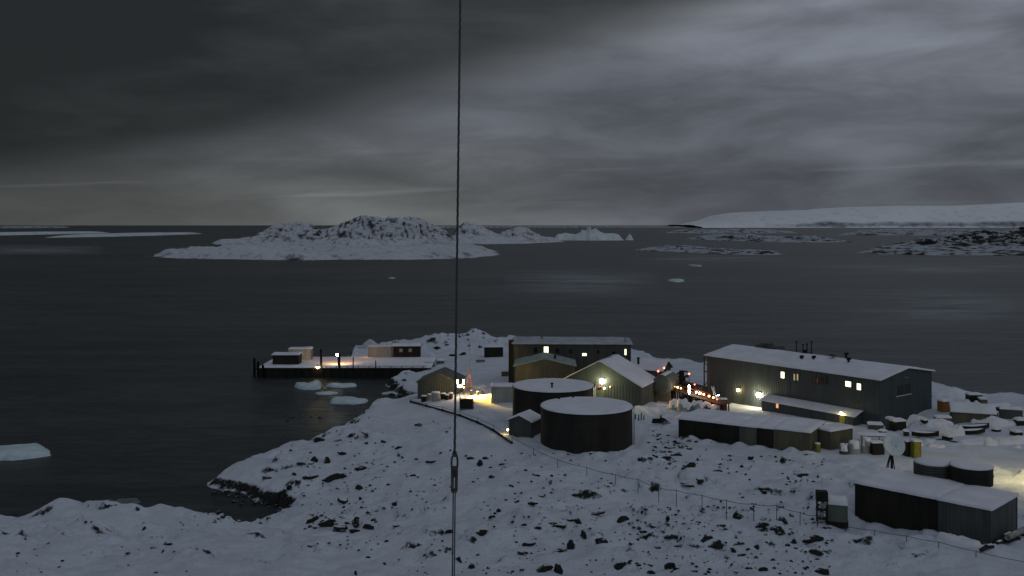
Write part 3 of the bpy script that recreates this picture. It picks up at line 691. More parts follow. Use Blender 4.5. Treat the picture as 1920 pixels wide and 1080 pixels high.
# ------------------------------------------------------------------ right: the long laboratory building
A = Vector((54.8, 143.0)); B = Vector((34.5, 170.0)); L_ = (A - B).length; rz = math.atan2(A.y - B.y, A.x - B.x)
lab = gable_house('laboratory_building', 'long two-storey blue grey building with snowy low gable roof and lit windows on the right', 'building', B.x, B.y, rz, L_, 14.4, 4.6, 10.75, 11.9, 'blue', .5, .22, .3)
lz = lambda z: z - 4.6
def lab_x(u):   # where along the front wall the photo column u falls
    a = (u - 960) / F; c, s = math.cos(rz), math.sin(rz); return (a * B.y - B.x) / (c - a * s)
def lab_z(u, v):
    t_ = lab_x(u); d = B.y + math.sin(rz) * t_; return H + (HOR - v) / F * d - 4.6
for (u, v0, v1, wd, mt, lb) in [(1468, 697, 709, .75, 'lit', 'brightly lit window, leftmost of the lit ones'), (1490, 701, 713, .32, 'litdim', 'narrow dim yellow window, left of a pair'), (1496, 701, 713, .32, 'litdim', 'narrow dim yellow window, right of a pair'),
                            (1591, 715, 725, 1.0, 'lit', 'squarish lit window'), (1611, 719, 731, .72, 'lit', 'tall narrow lit window near the corner')]:
    window(lab, lab_x(u), lab_z(u, v1), wd, lab_z(u, v0) - lab_z(u, v1), lit=mt, label=lb)
for i in range(5):
    u = 1526 + i * 6.2; window(lab, lab_x(u), lab_z(u, 720), .34, 1.15, lit='glass')
for i in range(4): window(lab, 4.9 + i * .95, lz(8.1), .38, 1.35, y=L_, ax='y', out=1, lit='glass')
b_ = MB(); b_.box(L_ + .02, L_ + .10, 4.3, 8.4, lz(7.85), lz(7.97)); b_.build('window_sill', 'white', lab)
b_ = MB(); b_.tube([(L_ + .1, 6.6, lz(10.6)), (L_ + .45, 6.6, lz(10.6)), (L_ + .6, 6.6, lz(10.4))], .16, 10); b_.build('vent_hood', 'steel', lab)
bulb(lab, (lab_x(1386), -.25, lab_z(1386, 731)), 90, (1, .62, .28), 'bulby', .26, label='round orange white wall lamp, left of two')
bulb(lab, (lab_x(1424), -.25, lab_z(1424, 740)), 320, (1, .85, .46), 'bulbw', .40, label='brightest wall lamp, right of two', off=(0, -.9, 0))
for (u, v) in ((1440, 746),): bulb(lab, (lab_x(u), -.2, lab_z(u, v)), 0, (1, 1, 1), 'bulby', .09)
# snow covered lean-to along the foot of the front wall
x0, x1 = lab_x(1444), lab_x(1608) + .8; zt = lab_z(1450, 737) - .25; ldep = 2.2
b_ = MB(); b_.corr(x0, x1, -ldep, -2, zt - .75, .45, .05); b_.corr(-ldep, -.06, x0, -2, zt - .75, .45, .05, 'y', -1); b_.corr(-ldep, -.06, x1, -2, zt - .75, .45, .05, 'y', 1); b_.build('lean_to_wall', 'blue', lab)
sh = lambda a, b: zt - .7 + (b + ldep) / ldep * .7
b_ = MB(); b_.add([(x0 - .2, -ldep - .25, zt - .78), (x1 + .2, -ldep - .25, zt - .78), (x1 + .2, -.07, zt), (x0 - .2, -.07, zt)], [(0, 1, 2, 3)]); b_.build('lean_to_roof', 'grey', lab)
snow_sheet(lab, x0 - .2, x1 + .2, -ldep - .2, -.25, sh, .14, 77)
dx = lab_x(1608)
window(lab, lab_x(1474), -.25, .5, .7, y=-ldep, lit='litorange', label='small dim orange window in the lean-to')
b_ = MB(); b_.box(dx - 1.6, dx - .7, -ldep - .12, -ldep - .06, -1.2, .55); b_.build('door', 'yellow', lab)
bulb(lab, (dx - 1.1, -ldep - .35, .85), 26, (1, .85, .4), 'bulby', .19, label='lamp over the lean-to door')
# rooftop gear
for i, (u, h_) in enumerate([(1493, 2.1), (1506, 1.7), (1514, 1.9), (1523, 2.4)]):
    q = lab_x(u) - 5.6; b_ = MB(); b_.tube([(q, 7.6, lz(11.6)), (q, 7.6, lz(11.9) + h_)], .09, 8); b_.lathe([(.2, lz(11.9) + h_ - .1), (.2, lz(11.9) + h_ + .1)], 10, q, 7.6); b_.build('chimney_pipe', 'black', lab)
for (u, y_, s_) in ((1502, 4.2, .5), (1521, 4.8, .55), (1484, 7.6, .45), (1583, 5.6, .8), (1560, 8.2, .8)):
    q = lab_x(u) - 3; zz_ = lz(10.9) + y_ / 7.2 * 1.0; b_ = MB(); b_.tube([(q, y_, zz_ - .2), (q, y_, zz_ + .6 * s_ + .3)], .18, 10); b_.tube([(q - .25, y_, zz_ + .6 * s_ + .3), (q + .35, y_, zz_ + .6 * s_ + .4)], .22, 10); b_.build('roof_vent', 'black', lab)
b_ = MB(); q = lab_x(1410) - 5.5; b_.box(q, q + 4.5, 7.6, 10.2, lz(11.5), lz(12.7), .1); b_.box(q + 1, q + 3, 7.4, 9, lz(12.6), lz(13.1), .08); b_.build('air_handling_unit', 'grey', lab)
b_ = MB(); b_.tube([(lab_x(1556) - 4, 6.5, lz(11.4)), (lab_x(1556) - 4, 6.5, lz(12.5))], .05, 6); b_.lathe([(.1, lz(12.4)), (.55, lz(12.55)), (.55, lz(12.75)), (.1, lz(12.9))], 16, lab_x(1556) - 4, 6.5); b_.build('roof_fan', 'grey', lab)
b_ = MB(); b_.box(3.2, 13, 10, 12.5, lz(11.2), lz(11.9), .1); b_.build('roof_curb', 'grey', lab)
# open stair frame at the left end
b_ = MB()
for (a, c) in ((-1.5, 1), (-1.5, 6), (-.1, 1), (-.1, 6)): b_.box(a - .09, a + .09, c - .09, c + .09, -.5, lz(10.4))
b_.tube([(-1.5, 1, .5), (-1.5, 6, lz(9.4))], .07, 6); b_.tube([(-1.5, 6, .5), (-1.5, 1, lz(9.4))], .07, 6); b_.box(-1.6, 0, 1, 6, lz(7.6), lz(7.75)); b_.build('stair_frame', 'grey', lab)

# ------------------------------------------------------------------ centre back: garage and recreation building
gd = 181.0; gzb = 4.0; gx0 = pw(963, gd); gx1 = pw(1182, gd)
gar = gable_house('garage_building', 'long dark grey green two-storey building behind the fuel tanks with a few lit windows', 'building', gx0, gd, R(-2), gx1 - gx0, 10, gzb, 11.4, 11.75, 'teal', .5, .18, .25)
gwx = lambda u: pw(u, gd) - gx0; gwz = lambda v: H + (HOR - v) / F * gd - gzb
for (u, v, w_, h_, mt, lb) in [(1004, 661, .7, 1.0, 'glass', None), (1024, 663, .85, 1.35, 'lit', 'bright white lit window'), (1095.5, 666.5, .8, .5, 'lit', 'small low lit window'), (1121, 662, .5, .6, 'glass', None),
                            (1150, 664, .6, .6, 'glass', None), (1172, 664.5, .34, 1.1, 'lit', 'tall slit window lit white at the right end'), (1045, 661, .7, .9, 'glass', None), (1070, 662, .7, .9, 'glass', None)]:
    window(gar, gwx(u), gwz(v), w_, h_, lit=mt, label=lb)
bulb(gar, (gwx(977), -.2, gwz(680)), 12, (1, .45, .15), 'bulbo', .2, label='dull orange lamp low on the left end'); bulb(gar, (gwx(986), -.2, gwz(679)), 12, (1, .55, .2), 'bulbo', .22, label='second orange lamp low on the left end')
b_ = MB(); b_.box(-1.0, -.08, 1, 3, -1, gwz(640), .05); b_.build('side_shaft', 'dk', gar)
b_ = MB(); b_.tube([(gwx(1172), 1, gwz(650)), (gwx(1172), 1, gwz(632))], .06, 6); b_.build('vent_pipe', 'black', gar)
b_ = MB(); b_.tube([(gwx(1016), 4, gwz(648)), (gwx(1016), 4, gwz(633.5))], .14, 8); b_.build('chimney_pipe', 'orange', gar)
# greenish snow-roofed annex in front-left
ax, ad = pw(966, 171), 171
ann = gable_house('workshop_annex', 'low annex with a faint green snowy roof under the garage wall, behind the rear tank', 'building', ax, ad, R(-2), pw(1078, 171) - ax, 7.5, 4.3, 8.7, 10.0, 'teal', .5, .16, .2, ridge='y')
b_ = MB(); b_.box(6.9, 7.3, 2, 2.4, 4.2, 6.2); b_.build('chimney', 'black', ann)
def resnow(t_, name, col):
    m_ = mat(name, col, .8, .22, .7, bs=.5, bd=.05)
    for c in t_.children:
        if c.name.startswith('snow_cover'): c.data.materials.clear(); c.data.materials.append(m_)
resnow(gar, 'thin_wet_snow', (.36, .39, .42)); resnow(ann, 'thin_greenish_snow', (.24, .29, .27))
# gabled warehouse with the floodlight
wd = 160.0; wz = 4.8; wx0, wx1 = pw(1048, wd), pw(1205, wd)
ware = gable_house('gabled_warehouse', 'wide gabled warehouse with a white floodlight on its front, right of the fuel tanks', 'building', wx0, wd, R(-24), 14.3, 9, wz, 7.75, 11.55, 'teal', .5, .13, .1, ridge='y')
wux = lambda u: ((lambda a: (a * wd - wx0) / (math.cos(R(-24)) - a * math.sin(R(-24))))((u - 960) / F)); wvz = lambda v: H + (HOR - v) / F * (wd - 3) - wz
bulb(ware, (wux(1130), -.3, wvz(714)), 300, (1, .95, .50), 'bulbw', .42, label='blazing white floodlight on the gable', off=(.1, -1.15, .1))
bulb(ware, (wux(1134), -.3, wvz(727)), 0, (1, 1, 1), 'bulby', .14, label='small lamp below the floodlight'); bulb(ware, (wux(1145), -.3, wvz(723)), 0, (1, 1, 1), 'bulbo', .08, label='tiny orange lamp')
b_ = MB(); b_.box(wux(1112), wux(1117), -.16, -.08, -.1, 2.6); b_.build('door_jamb', 'white', ware)
b_ = MB(); b_.box(wux(1117) + .05, wux(1134), -.13, -.07, -.1, 2.5); b_.build('door', 'green', ware)
b_ = MB(); b_.box(wux(1122), wux(1134), -.5, -.07, 2.6, 2.72); b_.build('canopy', 'red', ware)
b_ = MB(); b_.lathe([(.2, 6), (.2, 6.9), (.3, 6.95), (.3, 7.1)], 10, 12.2, 5); b_.build('roof_vent', 'black', ware)
ex = gable_house('small_shed', 'small shed showing only its snowy roof behind the warehouse, right of the garage', 'shed', pw(1186, 176), 176, R(-28), 5.6, 5, 4, 7.6, 9.0, 'teal', .5, .25, .3)

# ------------------------------------------------------------------ fuel tanks
def tank(label, u, vtop, wpx, hgt, group='round steel fuel tanks'):
    d = 12.0 * F / wpx; x = pw(u, d); zt_ = H - (vtop - HOR) / F * d; z0 = zt_ - hgt; r = 6.0
    t_ = thing('fuel_tank', label, 'tank', (x, d, z0), 0, group)
    for k in range(3):      # three courses of welded plate
        za, zb = -.6 + (hgt + .45) * k / 3, -.6 + (hgt + .45) * (k + 1) / 3
        for j in range(16):
            a0 = 2 * PI * (j + .5 * (k % 2)) / 16 + .0025; a1 = a0 + 2 * PI / 16 - .005; b_ = MB(); n = 6; vs = []
            for i in range(n + 1):
                a = a0 + (a1 - a0) * i / n
                for (rr, z) in ((r - .012 * k, za + .012), (r - .012 * k, zb - .012)): vs.append((rr * math.cos(a), rr * math.sin(a), z))
            b_.add(vs, [(2 * i, 2 * i + 2, 2 * i + 3, 2 * i + 1) for i in range(n)], True); b_.build('steel_plate', 'tank', t_)
    b_ = MB(); b_.lathe([(r - .06, -.6), (r - .06, hgt - .15)], 64); b_.build('shell', 'tank', t_)
    b_ = MB(); b_.lathe([(r - .05, hgt - .14), (r + .07, hgt - .13), (r + .07, hgt - .03), (r - .05, hgt - .02)], 64); b_.build('rim', 'black', t_)
    vs = []; fs = []; n = 64; rings = [r + .02, r, r - .15, r - .6, 4.2, 2.8, 1.4, .05]
    for i, rr in enumerate(rings):
        for k in range(n):
            a = 2 * PI * k / n; q = float(fbm(np.array([rr * math.cos(a) / 2.2 + u]), np.array([rr * math.sin(a) / 2.2]), 5, 3)[0])
            z = hgt + (r - rr) * .035 + ([-.03, .08][i] if i < 2 else .13 + .07 * q)
            vs.append((rr * math.cos(a), rr * math.sin(a), z))
    for i in range(len(rings) - 1):
        for k in range(n): l = (k + 1) % n; fs.append((i * n + k, i * n + l, i * n + n + l, i * n + n + k))
    fs.append(tuple(range((len(rings) - 1) * n, len(rings) * n)))
    b_ = MB(); b_.add(vs, fs, True); b_.build('snow_cover', 'roofsnow', t_)
    return t_
tf = tank('front round dark steel fuel tank with flat snowy top, nearest of the two', 1099.5, 760.5, 172, 5.1)
tb = tank('rear round dark steel fuel tank with flat snowy top, partly behind the front one', 1037, 722.5, 152, 5.1)
b_ = MB(); b_.tube([(-.3, -3.4, 5.1), (-.3, -3.4, 5.95)], .13, 8); b_.lathe([(.2, 5.85), (.24, 5.95), (.05, 6.1)], 10, -.3, -3.4); b_.build('vent', 'black', tb)
b_ = MB(); b_.tube([(-3.4, 4.2, 5.1), (-3.4, 4.2, 5.7)], .16, 8); b_.tube([(-1.4, 5.0, 5.1), (-1.4, 5.0, 5.6)], .14, 8); b_.build('vent', 'black', tf)
for t_ in (tf, tb):
    b_ = MB(); a = R(-12); ca, sa = math.cos(a), math.sin(a)
    for s_ in (-.25, .25): b_.tube([(6.2 * ca - s_ * sa, 6.2 * sa + s_ * ca, 0), (6.2 * ca - s_ * sa, 6.2 * sa + s_ * ca, 5.9)], .035, 6)
    for k in range(16): z = .3 + k * .33; b_.tube([(6.2 * ca + .25 * sa, 6.2 * sa - .25 * ca, z), (6.2 * ca - .25 * sa, 6.2 * sa + .25 * ca, z)], .02, 5)
    b_.build('ladder', 'grey', t_)
# little hut in front of the rear tank
hx, hy = px(954, 815, 5.5)
hut = gable_house('pump_hut', 'small grey pump hut with a peaked snowy roof against the front fuel tank', 'hut', hx, hy, R(-24), 3.3, 3.3, 5.4, 7.45, 8.15, 'grey', .35, .2, .22, ridge='y')
bulb(hut, (-.35, .4, .65), 18, (1, .72, .22), 'bulby', .13, name='yard_light', off=(-.5, -.2, .1), label='low yellow light at the left corner')
# white container beside the yellow beam
container('pale grey container end beside the yellow beam, left of the rear tank', pw(921, 158), 158, R(-2), 4.0, 2.4, 2.7, 'pale', snow=.22)

# ------------------------------------------------------------------ boathouse and clutter with the big yellow lamp
bx_, by_ = px(782, 748, 3.0)
boat = gable_house('boathouse', 'low dark gabled boathouse at the shore left of the guy wire', 'building', bx_, by_ + 1, R(-6), 7.4, 7, 2.6, 5.8, 7.4, 'teal', .45, .05, .2, ridge='y')
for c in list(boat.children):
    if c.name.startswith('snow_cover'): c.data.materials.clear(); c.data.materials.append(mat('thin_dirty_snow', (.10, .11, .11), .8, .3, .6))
for i, (u, v, r, h_) in enumerate([(795, 748, .5, 1.0), (806, 747, .45, 1.1), (817, 750, .75, 1.5), (831, 749, .45, 1.0), (838, 751, .4, .9), (845, 750, .4, 1.0)]):
    x, y = px(u, v, 3.6); drum_like('drum', ['dark drum at the far left of the row before the boathouse', 'pale grey drum second from left before the boathouse', 'big pale grey tub before the boathouse door', 'dark drum right of the pale tub', 'dark drum third from the right end of the boathouse row', 'dark drum by the guy wire, last of the boathouse row'][i], 'drum', x, y, r, h_, ['dk', 'pale', 'pale', 'dk', 'dk', 'dk'][i])
x, y = px(874, 771, 4.2)
t_ = thing('open_skip', 'dark open-topped steel skip with two upright ears, right of the guy wire', 'skip', (x, y, gz(x, y)), R(-4))
b_ = MB(); b_.box(-1.05, 1.05, -.05, 0, 0, 1.5); b_.box(-1.05, 1.05, 1.5, 1.55, 0, 1.5); b_.box(-1.05, -1, 0, 1.5, 0, 1.5); b_.box(1, 1.05, 0, 1.5, 0, 1.5); b_.box(-1, 1, 0, 1.5, .1, .2); b_.build('body', 'dk', t_)
for s_ in (-1, 1): b_ = MB(); b_.box(s_ * .95 - .1, s_ * .95 + .1, -.1, .05, 1.4, 2.0); b_.build('ear', 'dk', t_)
b_ = MB(); b_.box(-1.15, 1.15, -.14, -.06, 0, .18); b_.build('skid', 'steel', t_)
# flood lamp on a stand and its beam to the right
x, y = px(868, 742, 4.2); z0 = gz(x, y)
fl = thing('floodlight_stand', 'work lamp on a low stand throwing a yellow beam right across the snow', 'floodlight', (x, y, z0), 0)
b_ = MB()
for k in range(3): b_.tube([(0, 0, .9), (.5 * math.cos(2.1 * k), .5 * math.sin(2.1 * k), -.05)], .03, 6)
b_.build('tripod', 'black', fl)
b_ = MB(); b_.box(-.22, .12, -.25, .25, 1.45, 1.85, .03); b_.tube([(0, 0, .85), (0, 0, 1.5)], .04, 6); b_.build('lamp_housing', 'black', fl)
b_ = MB(); b_.lathe([(.02, -.03), (.2, 0), (.02, .03)], 16); o = b_.build('lamp_glass', 'bulby', fl, (.16, 0, 1.65)); o.rotation_euler = (0, R(90), 0)
l = bpy.data.lights.new('lamp_light', 'SPOT'); l.energy = 26000; l.color = (1, .55, .09); l.spot_size = R(92); l.spot_blend = .6; l.shadow_soft_size = .10
lo = bpy.data.objects.new('lamp_light', l); lo.location = (.4, 0, 1.75); lo.rotation_euler = Vector((-1, .60, .42)).to_track_quat('Z', 'Y').to_euler(); link(lo, fl)
for i, (dx_, dy_, h_, r) in enumerate([(1.4, .9, .9, .22), (2.6, -.7, .8, .18), (3.4, 1.4, .8, .2)]):
    drum_like('drum', ['small dark barrel nearest the work lamp, shadowing its beam', 'small barrel in front in the yellow beam', 'small barrel at the back of the yellow beam'][i], 'barrel', x + dx_, y + dy_, r, h_, 'dk', snow=.05)
for i, (u, v, h_, mt) in enumerate([(858, 716, 1.7, 'bulbw'), (869, 716, 1.7, 'bulby'), (862, 725, 1.2, 'bulbw')]):
    xx, yy = px(u, 740 if i < 2 else 742, 4.2)
    t_ = thing('yard_lamp', ['pale pink tinged lamp left of the bright trio by the boathouse', 'tall white lamp right of the bright trio by the boathouse', 'lowest and broadest white lamp of the trio by the boathouse'][i], 'lamp', (xx, yy, gz(xx, yy)), 0)
    zt_ = H + (HOR - v) / F * yy - t_.location.z
    b_ = MB(); b_.tube([(0, 0, -.1), (0, 0, zt_)], .05, 6); b_.build('pole', 'black', t_)
    b_ = MB(); 
    if i == 2: b_.box(-.4, .4, -.15, .15, zt_ - .12, zt_ + .22, .06)
    else: b_.box(-.12, .12, -.12, .12, zt_ - .4, zt_ + .4, .04)
    b_.build('lamp_glass', mt if i else 'bulbo', t_)
    l = bpy.data.lights.new('lamp_light', 'POINT'); l.energy = (60, 110, 120)[i]; l.color = (1, .6, .22); l.shadow_soft_size = .2
    lo = bpy.data.objects.new('lamp_light', l); lo.location = (.1, -.5, zt_); link(lo, t_)
# orange A-shaped gantry by the mast
x, y = px(877, 733, 4.4)
t_ = thing('gantry', 'orange lit lattice gantry leaning beside the thin mast', 'gantry', (x, y, gz(x, y)), 0)
for (a, b2) in (((-.7, 0, 0), (.3, 0, 3.4)), ((.9, 0, 0), (.3, 0, 3.4)), ((-.4, 0, 1.1), (.65, 0, 1.1)), ((-.1, 0, 2), (.55, 0, 2)), ((.3, 0, 3.4), (-.3, .3, 4.1))):
    b_ = MB(); b_.tube([a, b2], .09, 6); b_.build('beam', 'orange', t_)
x, y = px(883, 722, 4.6); z0 = gz(x, y); zt_ = H + (HOR - 634) / F * y
t_ = thing('thin_mast', 'thin pale mast standing behind the yellow work lamp', 'mast', (x, y, z0), 0)
b_ = MB(); b_.tube([(0, 0, -.2), (-.3, 0, zt_ - z0)], [.09, .05], 6); b_.build('pole', 'pale', t_)
b_ = MB(); b_.box(-.25, .25, -.25, .25, -.1, .25); b_.build('base', 'grey', t_)
x, y = px(895, 718, 4.6); lump('snow_pile', x, y, 1.6, .8, .7, 55, 'snow', label='low snow heap with a dark foot right of the thin mast', cat='snow pile', z0=gz(x, y) - .1)
x, y = px(950, 700, 4.2)
crate('low snow-topped brown crate against the left end of the garage building', x, y, 2.1, 1.6, 1.0, 'wood', 0, snow=.5)
x, y = px(925, 676, 3.6)
container('dark container standing alone in the snow left of the garage building', pw(908, 224), 224, R(2), 4.4, 2.4, 2.4, 'dk', snow=.35)
x, y = px(902, 677, 3.4); t_ = thing('sledge', 'low dark sledge in the snow left of the lone dark container', 'sledge', (x, y, gz(x, y)))
b_ = MB(); b_.box(-.9, .9, -.4, .4, .35, .5); b_.build('platform', 'dk', t_)
for s_ in (-.35, .35): b_ = MB(); b_.tube([(-1.2, s_, .45), (-.9, s_, .1), (.9, s_, .05)], .06, 6); b_.build('runner', 'dk', t_)

# ------------------------------------------------------------------ pier
pr = thing('pier', 'dark sheet-piled pier with a snowy deck reaching into the water on the left', 'pier', (0, 0, 0))
X0, X1, Y0, Y1, zd = -56.5, -19.0, 213.0, 230.0, 2.2
for i in range(46):    # sheet piles along the front
    a = X0 + (X1 - X0) * i / 46; wdt = (X1 - X0) / 46; dp = .16 if i % 2 else 0
    b_ = MB(); b_.box(a + .01, a + wdt - .01, Y0 - .2 - dp, Y0 - .02, -3, zd - .30, 0); b_.build('sheet_pile', 'deck', pr)
b_ = MB(); b_.box(X0, X1, Y0, Y1, -3, zd - .3); b_.build('pier_body', 'deck', pr)
b_ = MB(); b_.box(X0 - .2, X1, Y0 - .42, Y1 + .2, zd - .28, zd, .05); b_.build('capping_beam', 'dk', pr)
snow_sheet(pr, X0, X1 + 1, Y0 + .1, Y1, lambda a, b: zd, .16, 9, .8, mname='snow', over=0)
b_ = MB()
for yy in (Y0 + 1.6, Y0 + 1.64): pass
b_.box(-44, X1, Y0 - .30, Y0 - .12, zd + .35, zd + .50, .03)
for k in range(11): b_.box(-43.8 + k * 2.4, -43.6 + k * 2.4, Y0 - .3, Y0 - .1, zd - .1, zd + .36)
b_.build('bull_rail', 'pale', pr)
for i, (u, v, h_) in enumerate([(477, 682, 4.2), (484, 684, 3.6), (493, 686, 3.0)]):
    y = 214 - i; b_ = MB(); b_.tube([(pw(u, y), y, -3), (pw(u, y), y, h_)], [.32, .26], 10); b_.build('fender_pile', 'deck', pr)
for (u, y, h_) in ((603, 213.6, 6.3), (637, 213.4, 5.4), (663, 213.5, 4.6), (705, 213.6, 3.8)):
    b_ = MB(); b_.tube([(pw(u, y), y - .55, -3), (pw(u, y), y - .55, h_)], .26 if u < 650 else .12, 10); b_.build('mooring_pile', 'deck', pr)
for i, (u, v, rr) in enumerate(((633, 665, .34), (597, 688, .26))):
    y = 213.2 if i else 216.5
    t_ = thing('dock_lamp', ['orange dock lamp on a post in the middle of the pier deck', 'low orange dock lamp at the front edge of the pier'][i], 'lamp', (pw(u, y), y - (.9 if i else 0), zd + .1))
    zt_ = H + (HOR - v) / F * y - zd - .1
    b_ = MB(); b_.tube([(0, 0.3, -.2), (0, .3, max(zt_, .5) + .2)], .07, 8); b_.tube([(0, .3, max(zt_, .4) + .2), (0, 0, zt_ + rr)], .05, 6); b_.build('post', 'black', t_)
    b_ = MB(); b_.lathe([(rr * .3, zt_ - rr), (rr, zt_ - rr * .4), (rr, zt_ + rr * .4), (rr * .3, zt_ + rr)], 12); b_.build('lamp_glass', 'bulby' if i else 'bulbw', t_)
    b_ = MB(); b_.lathe([(rr * 1.2, zt_ + rr * .8), (rr * 1.1, zt_ + rr), (.05, zt_ + rr * 1.3)], 12); b_.build('lamp_shade', 'black', t_)
    l = bpy.data.lights.new('lamp_light', 'SPOT'); l.spot_size = R(150); l.spot_blend = .5; l.energy = (1000, 160)[i]; l.color = ((1, .40, .08), (1, .55, .12))[i]; l.shadow_soft_size = .2
    lo = bpy.data.objects.new('lamp_light', l); lo.location = (0, (.7 if i else .55), zt_ + (.25 if i else -.1)); lo.rotation_euler = Vector((0, -.75, .66)).to_track_quat('Z', 'Y').to_euler(); link(lo, t_)
container('cream container with a dark end on the left of the pier, behind the dark shed', pw(545, 226), 224, R(3), 5.2, 2.5, 2.6, 'cream', z0=2.3, endm='dk', snow=.3)
sh_ = gable_house('dock_shed', 'low dark shed with flat snowy roof at the tip of the pier', 'shed', pw(511, 217), 217, R(1), 5.9, 3.2, 2.25, 4.4, 4.55, 'dk', .4, .2, .12)
container('cream container at the landward end of the pier, left of the dark cabin', pw(691, 230), 229, R(1), 5.6, 2.5, 2.6, 'pale', z0=2.3, snow=.1)
cab = gable_house('dock_cabin', 'dark cabin with two pale windows and snowy roof at the pier landward end', 'cabin', pw(737, 229), 229, R(2), 6.4, 3.0, 2.5, 4.9, 5.15, 'dk', .4, .25, .15)
for a in (1.9, 4.1): window(cab, a, 1.1, .8, .8, lit='pale')
bulb(cab, (-5.9, .6, 1.4), 45, (1, .4, .12), 'bulbo', .16, name='bulkhead_light', off=(-.4, -.3, 0))
x, y = px(806, 672, 3.2); crate('pale snow-topped crate right of the dark dock cabin', x, y, 2.2, 1.8, 1.5, 'pale', .1, snow=.4)
x, y = px(826, 671, 3.2); crate('olive crate under the snow mounds by the far shore', x, y, 1.6, 1.4, .9, 'tan', -.1, snow=.4)

# ------------------------------------------------------------------ machinery and lamps between warehouse and laboratory
x, y = px(1240, 748, 5.0)
ht = thing('horizontal_tank', 'grey horizontal cylinder tank on timber cradles seen end-on, right of the warehouse', 'tank', (x, y, 4.7), R(-24))
rr = 1.65; b_ = MB(); b_.lathe([(.02, -.28), (rr * .6, -.2), (rr * .93, -.05), (rr, .1), (rr, 5.4), (rr * .9, 5.6), (.02, 5.8)], 36); o = b_.build('shell', 'green', ht, (0, 0, 2.55)); o.rotation_euler = (R(-90), 0, 0)
for k in (.8, 4.4): b_ = MB(); b_.box(-1.3, 1.3, k, k + .4, -.3, 1.35); b_.build('cradle', 'tan', ht)
for k in (.4, 2.6, 4.9):
    b_ = MB(); b_.lathe([(rr + .03, k), (rr + .03, k + .12)], 36); o = b_.build('band', 'steel', ht, (0, 0, 2.55)); o.rotation_euler = (R(-90), 0, 0)
b_ = MB(); b_.add([(rr * .75 * math.cos(a) , yy, 2.55 + rr * math.sin(a) + .1 * math.sin(a)) for yy in (.2, 5.2) for a in [R(30 + 12 * i) for i in range(11)]], [(i, i + 1, i + 12, i + 11) for i in range(10)], True); b_.build('snow_cover', 'snow', ht)
# gangway with the row of lamps
g0 = Vector((pw(1258, 163), 163)); g1 = Vector((pw(1352, 150), 150)); gl = (g1 - g0).length; grz = math.atan2(g1.y - g0.y, g1.x - g0.x)
gw = thing('pipe_gangway', 'low gangway strung with orange and red lamps between cylinder tank and long building', 'gangway', (g0.x, g0.y, 4.6), grz)
b_ = MB(); b_.box(0, gl, -.1, 1.8, 1.25, 1.45); b_.build('deck', 'wood', gw)
for k in range(9):
    a = .2 + k * (gl - .4) / 8; b_ = MB(); b_.box(a - .08, a + .08, 0, .16, -.5, 1.25); b_.box(a - .08, a + .08, 1.5, 1.66, -.5, 1.25); b_.build('trestle', 'dk', gw)
    b_ = MB(); b_.tube([(a, 0, 1.4), (a, 0, 2.5)], .035, 6); b_.build('railing_post', 'orange', gw)
for z in (1.95, 2.5): b_ = MB(); b_.tube([(0, 0, z), (gl, 0, z)], .03, 6); b_.build('railing', 'orange', gw)
b_ = MB(); b_.box(.2, gl * .45, 1.9, 3.2, .4, 2.6, .06); b_.build('generator_housing', 'dk', gw)
for i, (q, z, mt, r, pw_, cl_) in enumerate([(.10, 2.15, 'bulbo', .15, 80, (1, .42, .1)), (.17, 2.15, 'bulbo', .15, 0, 0), (.24, 2.15, 'bulbo', .12, 0, 0), (.55, 2.2, 'bulbw', .14, 80, (1, .45, .2)), (.62, 2.2, 'bulbw', .17, 0, 0),
        (.70, 2.2, 'bulbo', .15, 50, (1, .3, .12)), (.80, 2.15, 'bulbo', .15, 0, 0), (.88, 2.1, 'bulbo', .13, 40, (1, .3, .12)), (.95, 2.0, 'bulbr', .13, 0, 0), (.52, 3.4, 'bulbr', .13, 16, (1, .1, .12))]):
    bulb(gw, (q * gl, -.25, z), pw_, cl_ or (1, 1, 1), mt, r, name='string_lamp', off=(0, -.45, .2))
b_ = MB(); b_.box(gl * .40 - .11, gl * .40 + .11, -.24, -.12, 1.6, 3.0); b_.build('tube_light', 'bulbw', gw)
# leaning ladder, lit white
x, y = px(1345, 744, 4.8)
ld = thing('leaning_ladder', 'pale ladder leaning diagonally between the red lamps and the long building', 'ladder', (x, y - .5, gz(x, y)), 0)
for s_ in (-.17, .17): b_ = MB(); b_.tube([(s_, 0, -.1), (s_ - .85, .5, 3.2)], .06, 6); b_.build('rail', 'white', ld)
for k in range(9): q = k / 9 + .05; b_ = MB(); b_.tube([(-.17 - .85 * q, .5 * q, 3.2 * q), (.17 - .85 * q, .5 * q, 3.2 * q)], .035, 6); b_.build('rung', 'white', ld)
l = bpy.data.lights.new('lamp_light', 'POINT'); l.energy = 14; l.color = (1, .9, .75); l.shadow_soft_size = .1
lo = bpy.data.objects.new('lamp_light', l); lo.location = (-.1, -1.0, 2.0); link(lo, ld)
b_ = MB(); b_.lathe([(.05, 1.9), (.1, 1.98), (.05, 2.06)], 8, -.1, -1.0); b_.tube([(-.1, -1, 1.95), (-.3, .1, 1.7)], .02, 5); b_.build('clip_lamp', 'bulbw', ld)
